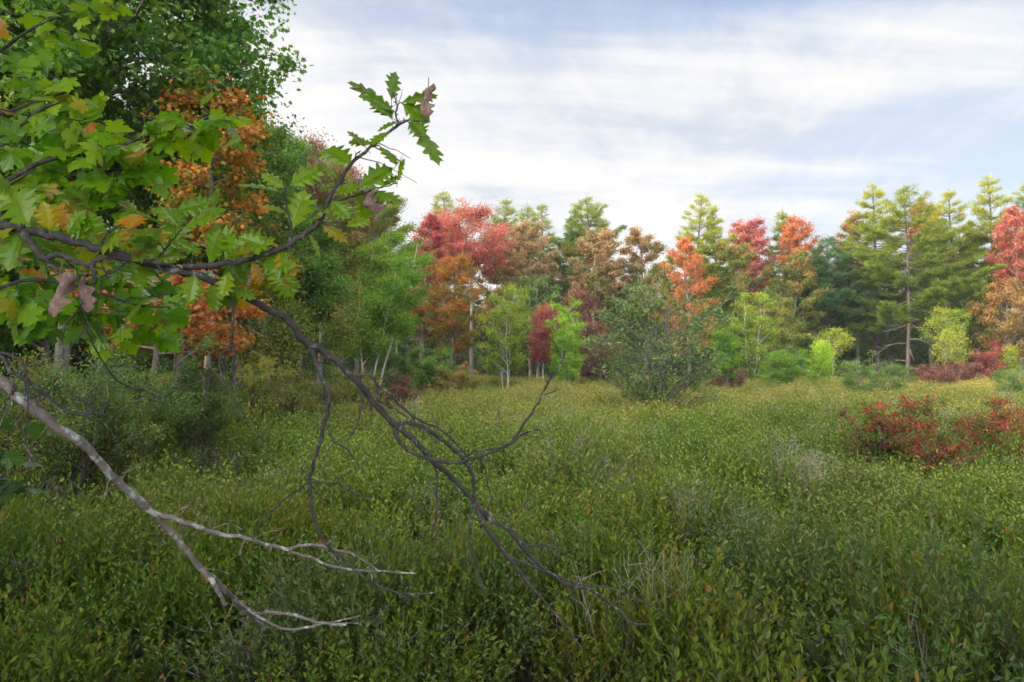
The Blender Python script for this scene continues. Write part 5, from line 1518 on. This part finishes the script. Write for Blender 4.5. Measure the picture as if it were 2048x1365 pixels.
def build_near_maple():
    """young red maple just outside the frame, its leafy twigs reaching in"""
    rng = np.random.default_rng(17)
    base = np.array([-3.6, 2.3, 0.0])
    root = empty('maple_tree', base)
    tag(root, 'nearest maple, its big bright green leaves hanging in the upper corner', 'tree')
    tb, lb = Batch(), Batch()
    tp = spline([base + (0, 0, -.1), base + (.05, 0, 1.4), base + (.0, .1, 3.0), base + (.15, .2, 5.0)], 5)
    tube(tb, tp - base, np.linspace(.07, .02, len(tp)), 9, rng=rng, rough=.03)
    limbs = [
        ([(-800, 420, 2.35), (-300, 320, 2.3), (0, 229, 2.3), (86, 199, 2.32), (150, 180, 2.35)], 5, 1.5),
        ([(-800, 430, 2.3), (-250, 370, 2.25), (0, 274, 2.2), (82, 221, 2.2), (120, 205, 2.2)], 5, 1.5),
        ([(-700, 460, 2.2), (-100, 395, 2.1), (90, 322, 2.1), (195, 307, 2.12), (259, 285, 2.15), (334, 259, 2.2), (390, 244, 2.24), (450, 221, 2.3)], 5.5, 1.4),
        ([(-700, 350, 2.4), (-100, 150, 2.5), (60, 60, 2.55), (150, 20, 2.6)], 5, 1.5),
        ([(-700, 480, 2.3), (-150, 400, 2.2), (0, 375, 2.15), (65, 340, 2.15), (135, 280, 2.2)], 4.5, 1.4),
        ([(-700, 600, 2.0), (-100, 590, 2.0), (60, 560, 2.05), (180, 580, 2.1), (270, 610, 2.15), (340, 615, 2.2)], 5, 1.4),
        ([(-700, 560, 2.1), (-100, 520, 2.2), (100, 560, 2.3), (230, 540, 2.4), (330, 560, 2.5)], 4.5, 1.4),
        ([(-600, 250, 2.6), (-100, -40, 2.8), (60, -60, 2.9), (170, -30, 3.0)], 4.5, 1.4),
    ]
    for rows, r0, r1 in limbs:
        rows = [tuple(r) for r in rows]
        sp = spline(np.array(rows, float), 5)
        P = np.array([at(*r) for r in sp]) - base
        tube(tb, P, np.linspace(r0, r1, len(P)) * sp[:, 2] / F, 6, rng=rng, rough=.04)
    # leaf-bearing twig ends: (px, py, depth, number, reach in px, tint)
    CL = [(40, 30, 2.6, 14, 60, .15), (110, 20, 2.6, 12, 60, .22), (20, 110, 2.5, 14, 60, .12), (90, 100, 2.5, 12, 55, .22), (150, 70, 2.8, 8, 50, .25), (70, 160, 2.4, 8, 45, .2), (200, 0, 2.9, 8, 50, .25),
          (180, 185, 2.35, 10, 42, .28), (100, 180, 2.35, 10, 45, .28), (90, 230, 2.25, 14, 60, .24), (30, 230, 2.3, 12, 55, .20), (140, 240, 2.2, 12, 55, .26), (200, 240, 2.3, 10, 50, .3),
          (50, 300, 2.2, 14, 60, .2), (120, 300, 2.2, 16, 65, .25), (190, 310, 2.15, 16, 60, .25), (250, 290, 2.15, 14, 50, .3), (300, 265, 2.2, 12, 42, .34), (350, 250, 2.2, 10, 40, .3), (400, 240, 2.25, 10, 42, .24), (455, 232, 2.3, 8, 32, .3), (445, 275, 2.3, 8, 32, .26),
          (270, 330, 2.2, 12, 46, .24), (220, 360, 2.2, 14, 50, .22), (160, 370, 2.2, 14, 55, .2), (90, 360, 2.2, 14, 55, .25), (20, 340, 2.2, 12, 50, .3), (40, 410, 2.1, 14, 55, .24), (110, 420, 2.1, 14, 50, .3), (230, 410, 2.2, 10, 40, .2),
          (30, 490, 2.2, 14, 55, .15), (20, 560, 2.1, 16, 55, .1), (80, 590, 2.05, 16, 55, .08), (60, 640, 2.05, 10, 45, .1), (110, 540, 2.2, 12, 50, .16), (200, 560, 2.3, 14, 50, .18), (260, 570, 2.3, 14, 46, .15), (290, 600, 2.2, 12, 40, .22), (330, 570, 2.4, 10, 38, .22),
          (350, 608, 2.2, 6, 30, .12), (230, 630, 2.2, 12, 42, .15), (290, 650, 2.2, 9, 36, .2), (210, 670, 2.2, 7, 30, .15), (250, 520, 2.5, 12, 45, .22), (170, 620, 2.3, 10, 40, .2), (390, 560, 2.6, 6, 32, .3), (150, 480, 2.4, 12, 60, .26), (280, 500, 2.5, 9, 50, .4)]
    for (cx, cy, d, n_, rch, ti) in CL:
        c = at(cx, cy, d) - base
        tw = c + np.array([-.12, rng.uniform(-.06, .1), rng.uniform(-.02, .05)])
        tube(tb, np.array([tw, (tw + c) / 2 + rng.normal(0, .008, 3), c]), [.0022, .0018, .0012], 4)
        for j in range(int(n_ * .80)):
            off = rng.normal(0, .5, 3) * np.array([1, 1.1, .75]) * rch * d / F
            ax = norm(off * 6 + rng.normal(0, .6, 3) * np.array([1, .8, .5]) + np.array([.15, -.1, -.35]))
            p0 = c + off * .8
            t_ = float(np.clip(ti + rng.normal(0, .13), 0, 1))
            if rng.uniform() < .04:
                t_ = rng.uniform(.7, 1.0)
            stalked(lb, MAPLS[j % 4], p0, ax, np.array([0, -.9, .6]) + rng.normal(0, .5, 3), rng.uniform(.045, .082), t_, stalk=.3)
    o1 = tb.obj('trunk', M_BARK_OAK, root, smooth=True)
    o2 = lb.obj('leaves', [M_MAPLELEAF, M_BARK_OAK], root)


build_near_maple()


def build_near_sprouts():
    """dark leafy sprouts: one at the frame edge below the limb, one tall shrub among the leatherleaf"""
    rng = np.random.default_rng(29)
    for nm, px, py, d, n_, lab, wide in (('maple_sapling', -40, 890, 2.0, 60, 'dim green maple sapling whose drooping leaves peek in below the lichened limb', 90),):
        base = at(px - 60, 900, d)
        base[2] = 0
        root = empty(nm, base)
        tag(root, lab, 'sapling')
        tb, lb = Batch(), Batch()
        top = at(px, py - 60, d) - base
        tube(tb, spline([(0, 0, -.05), tuple(top * .5 + (-.03, 0, 0)), tuple(top)], 5), np.linspace(.008, .003, 11), 6)
        for j in range(n_):
            c = at(px + rng.normal(0, wide * .55), py + rng.uniform(-75, 85), d + rng.normal(0, .08)) - base
            ax = norm(rng.normal(0, 1, 3) * np.array([1, .7, .3]) + np.array([.5, -.2, -.5]))
            stalked(lb, MAPL, c, ax, np.array([0, -.6, 1]) + rng.normal(0, .4, 3), rng.uniform(.04, .065), float(np.clip(rng.normal(.05, .05), 0, 1)))
        tb.obj('stem', M_BARK_OAK, root, smooth=True)
        lb.obj('leaves', [M_SAPLING, M_BARK_OAK], root)
    M_DK = shrub_leaf('winterberry_leaf', C((.03, .09, .012), (.05, .12, .016), (.085, .16, .02), (.3, .16, .04)), (.06, .11, .015), 1.0, back=(.07, .13, .04), spec=.3)
    for px, d, hgt, lab, seed in ((1770, 3.0, 1.06, 'sparse shrub with bare forked reddish stems and dark leaves beside the leatherleaf', 3),
                                  (1905, 2.7, 1.12, 'tall dark-leaved shrub with upright brown stems near the lower corner', 4)):
        r = np.random.default_rng(seed)
        base = at(px, 725, d)
        base[2] = 0
        root = empty('winterberry_shrub', base)
        tag(root, lab, 'shrub')
        tb, lb = Batch(), Batch()
        for s in range(6):
            a = r.uniform(0, 6.28)
            tip = np.array([math.cos(a) * .25, math.sin(a) * .2, hgt * r.uniform(.8, 1.0)])
            mid_ = tip * .5 + np.array([r.normal(0, .03), r.normal(0, .03), .03])
            pth = spline([(r.normal(0, .03), r.normal(0, .03), 0), tuple(mid_), tuple(tip)], 5)
            tube(tb, pth, np.linspace(.006, .002, len(pth)), 5)
            for q in range(5):
                v = r.uniform(.45, .95)
                i_ = int(v * (len(pth) - 1))
                e = pth[i_] + norm(np.array([r.normal(), r.normal(), 1.0])) * r.uniform(.08, .22)
                tube(tb, np.array([pth[i_], (pth[i_] + e) / 2 + r.normal(0, .008, 3), e]), [.003, .0022, .0012], 4)
                m = 8
                vv = np.linspace(.2, 1, m)[:, None]
                pp = pth[i_] + (e - pth[i_]) * vv
                ax = r.normal(0, .8, (m, 3)) + np.array([0, 0, .4])
                scatter_leaves(lb, LEAF_OVAL, pp, ax, r.normal(0, .5, (m, 3)) + np.array([0, -.3, 1]), .05 * r.uniform(.7, 1.1, m), np.clip(r.normal(.3, .15, m), 0, 1))
        tb.obj('stem', BARK_SHRUB, root, smooth=True)
        lb.obj('leaves', M_DK, root)


build_near_sprouts()


# ------------------------------------------------------------------ evening air over the bog
def build_haze():
    b = Batch()
    x0, x1, y0, y1, z0, z1 = -110.0, 130.0, -60.0, 125.0, -1.6, 27.0
    v = [(x0, y0, z0), (x1, y0, z0), (x1, y1, z0), (x0, y1, z0), (x0, y0, z1), (x1, y0, z1), (x1, y1, z1), (x0, y1, z1)]
    b.add(v, [(0, 3, 2, 1), (4, 5, 6, 7), (0, 1, 5, 4), (1, 2, 6, 5), (2, 3, 7, 6), (3, 0, 4, 7)])
    m = bpy.data.materials.new('haze')
    m.use_nodes = True
    k = NT(m.node_tree)
    pv = k.n('ShaderNodeVolumePrincipled')
    pv.inputs['Color'].default_value = (.93, .95, 1.0, 1)
    pv.inputs['Density'].default_value = 0.00035
    pv.inputs['Anisotropy'].default_value = 0.2
    o = k.n('ShaderNodeOutputMaterial')
    k.l(pv.outputs[0], o.inputs['Volume'])
    h = b.obj('haze', m)
    tag(h, 'faint pale evening haze hanging between the trees', 'haze', kind='stuff')


build_haze()
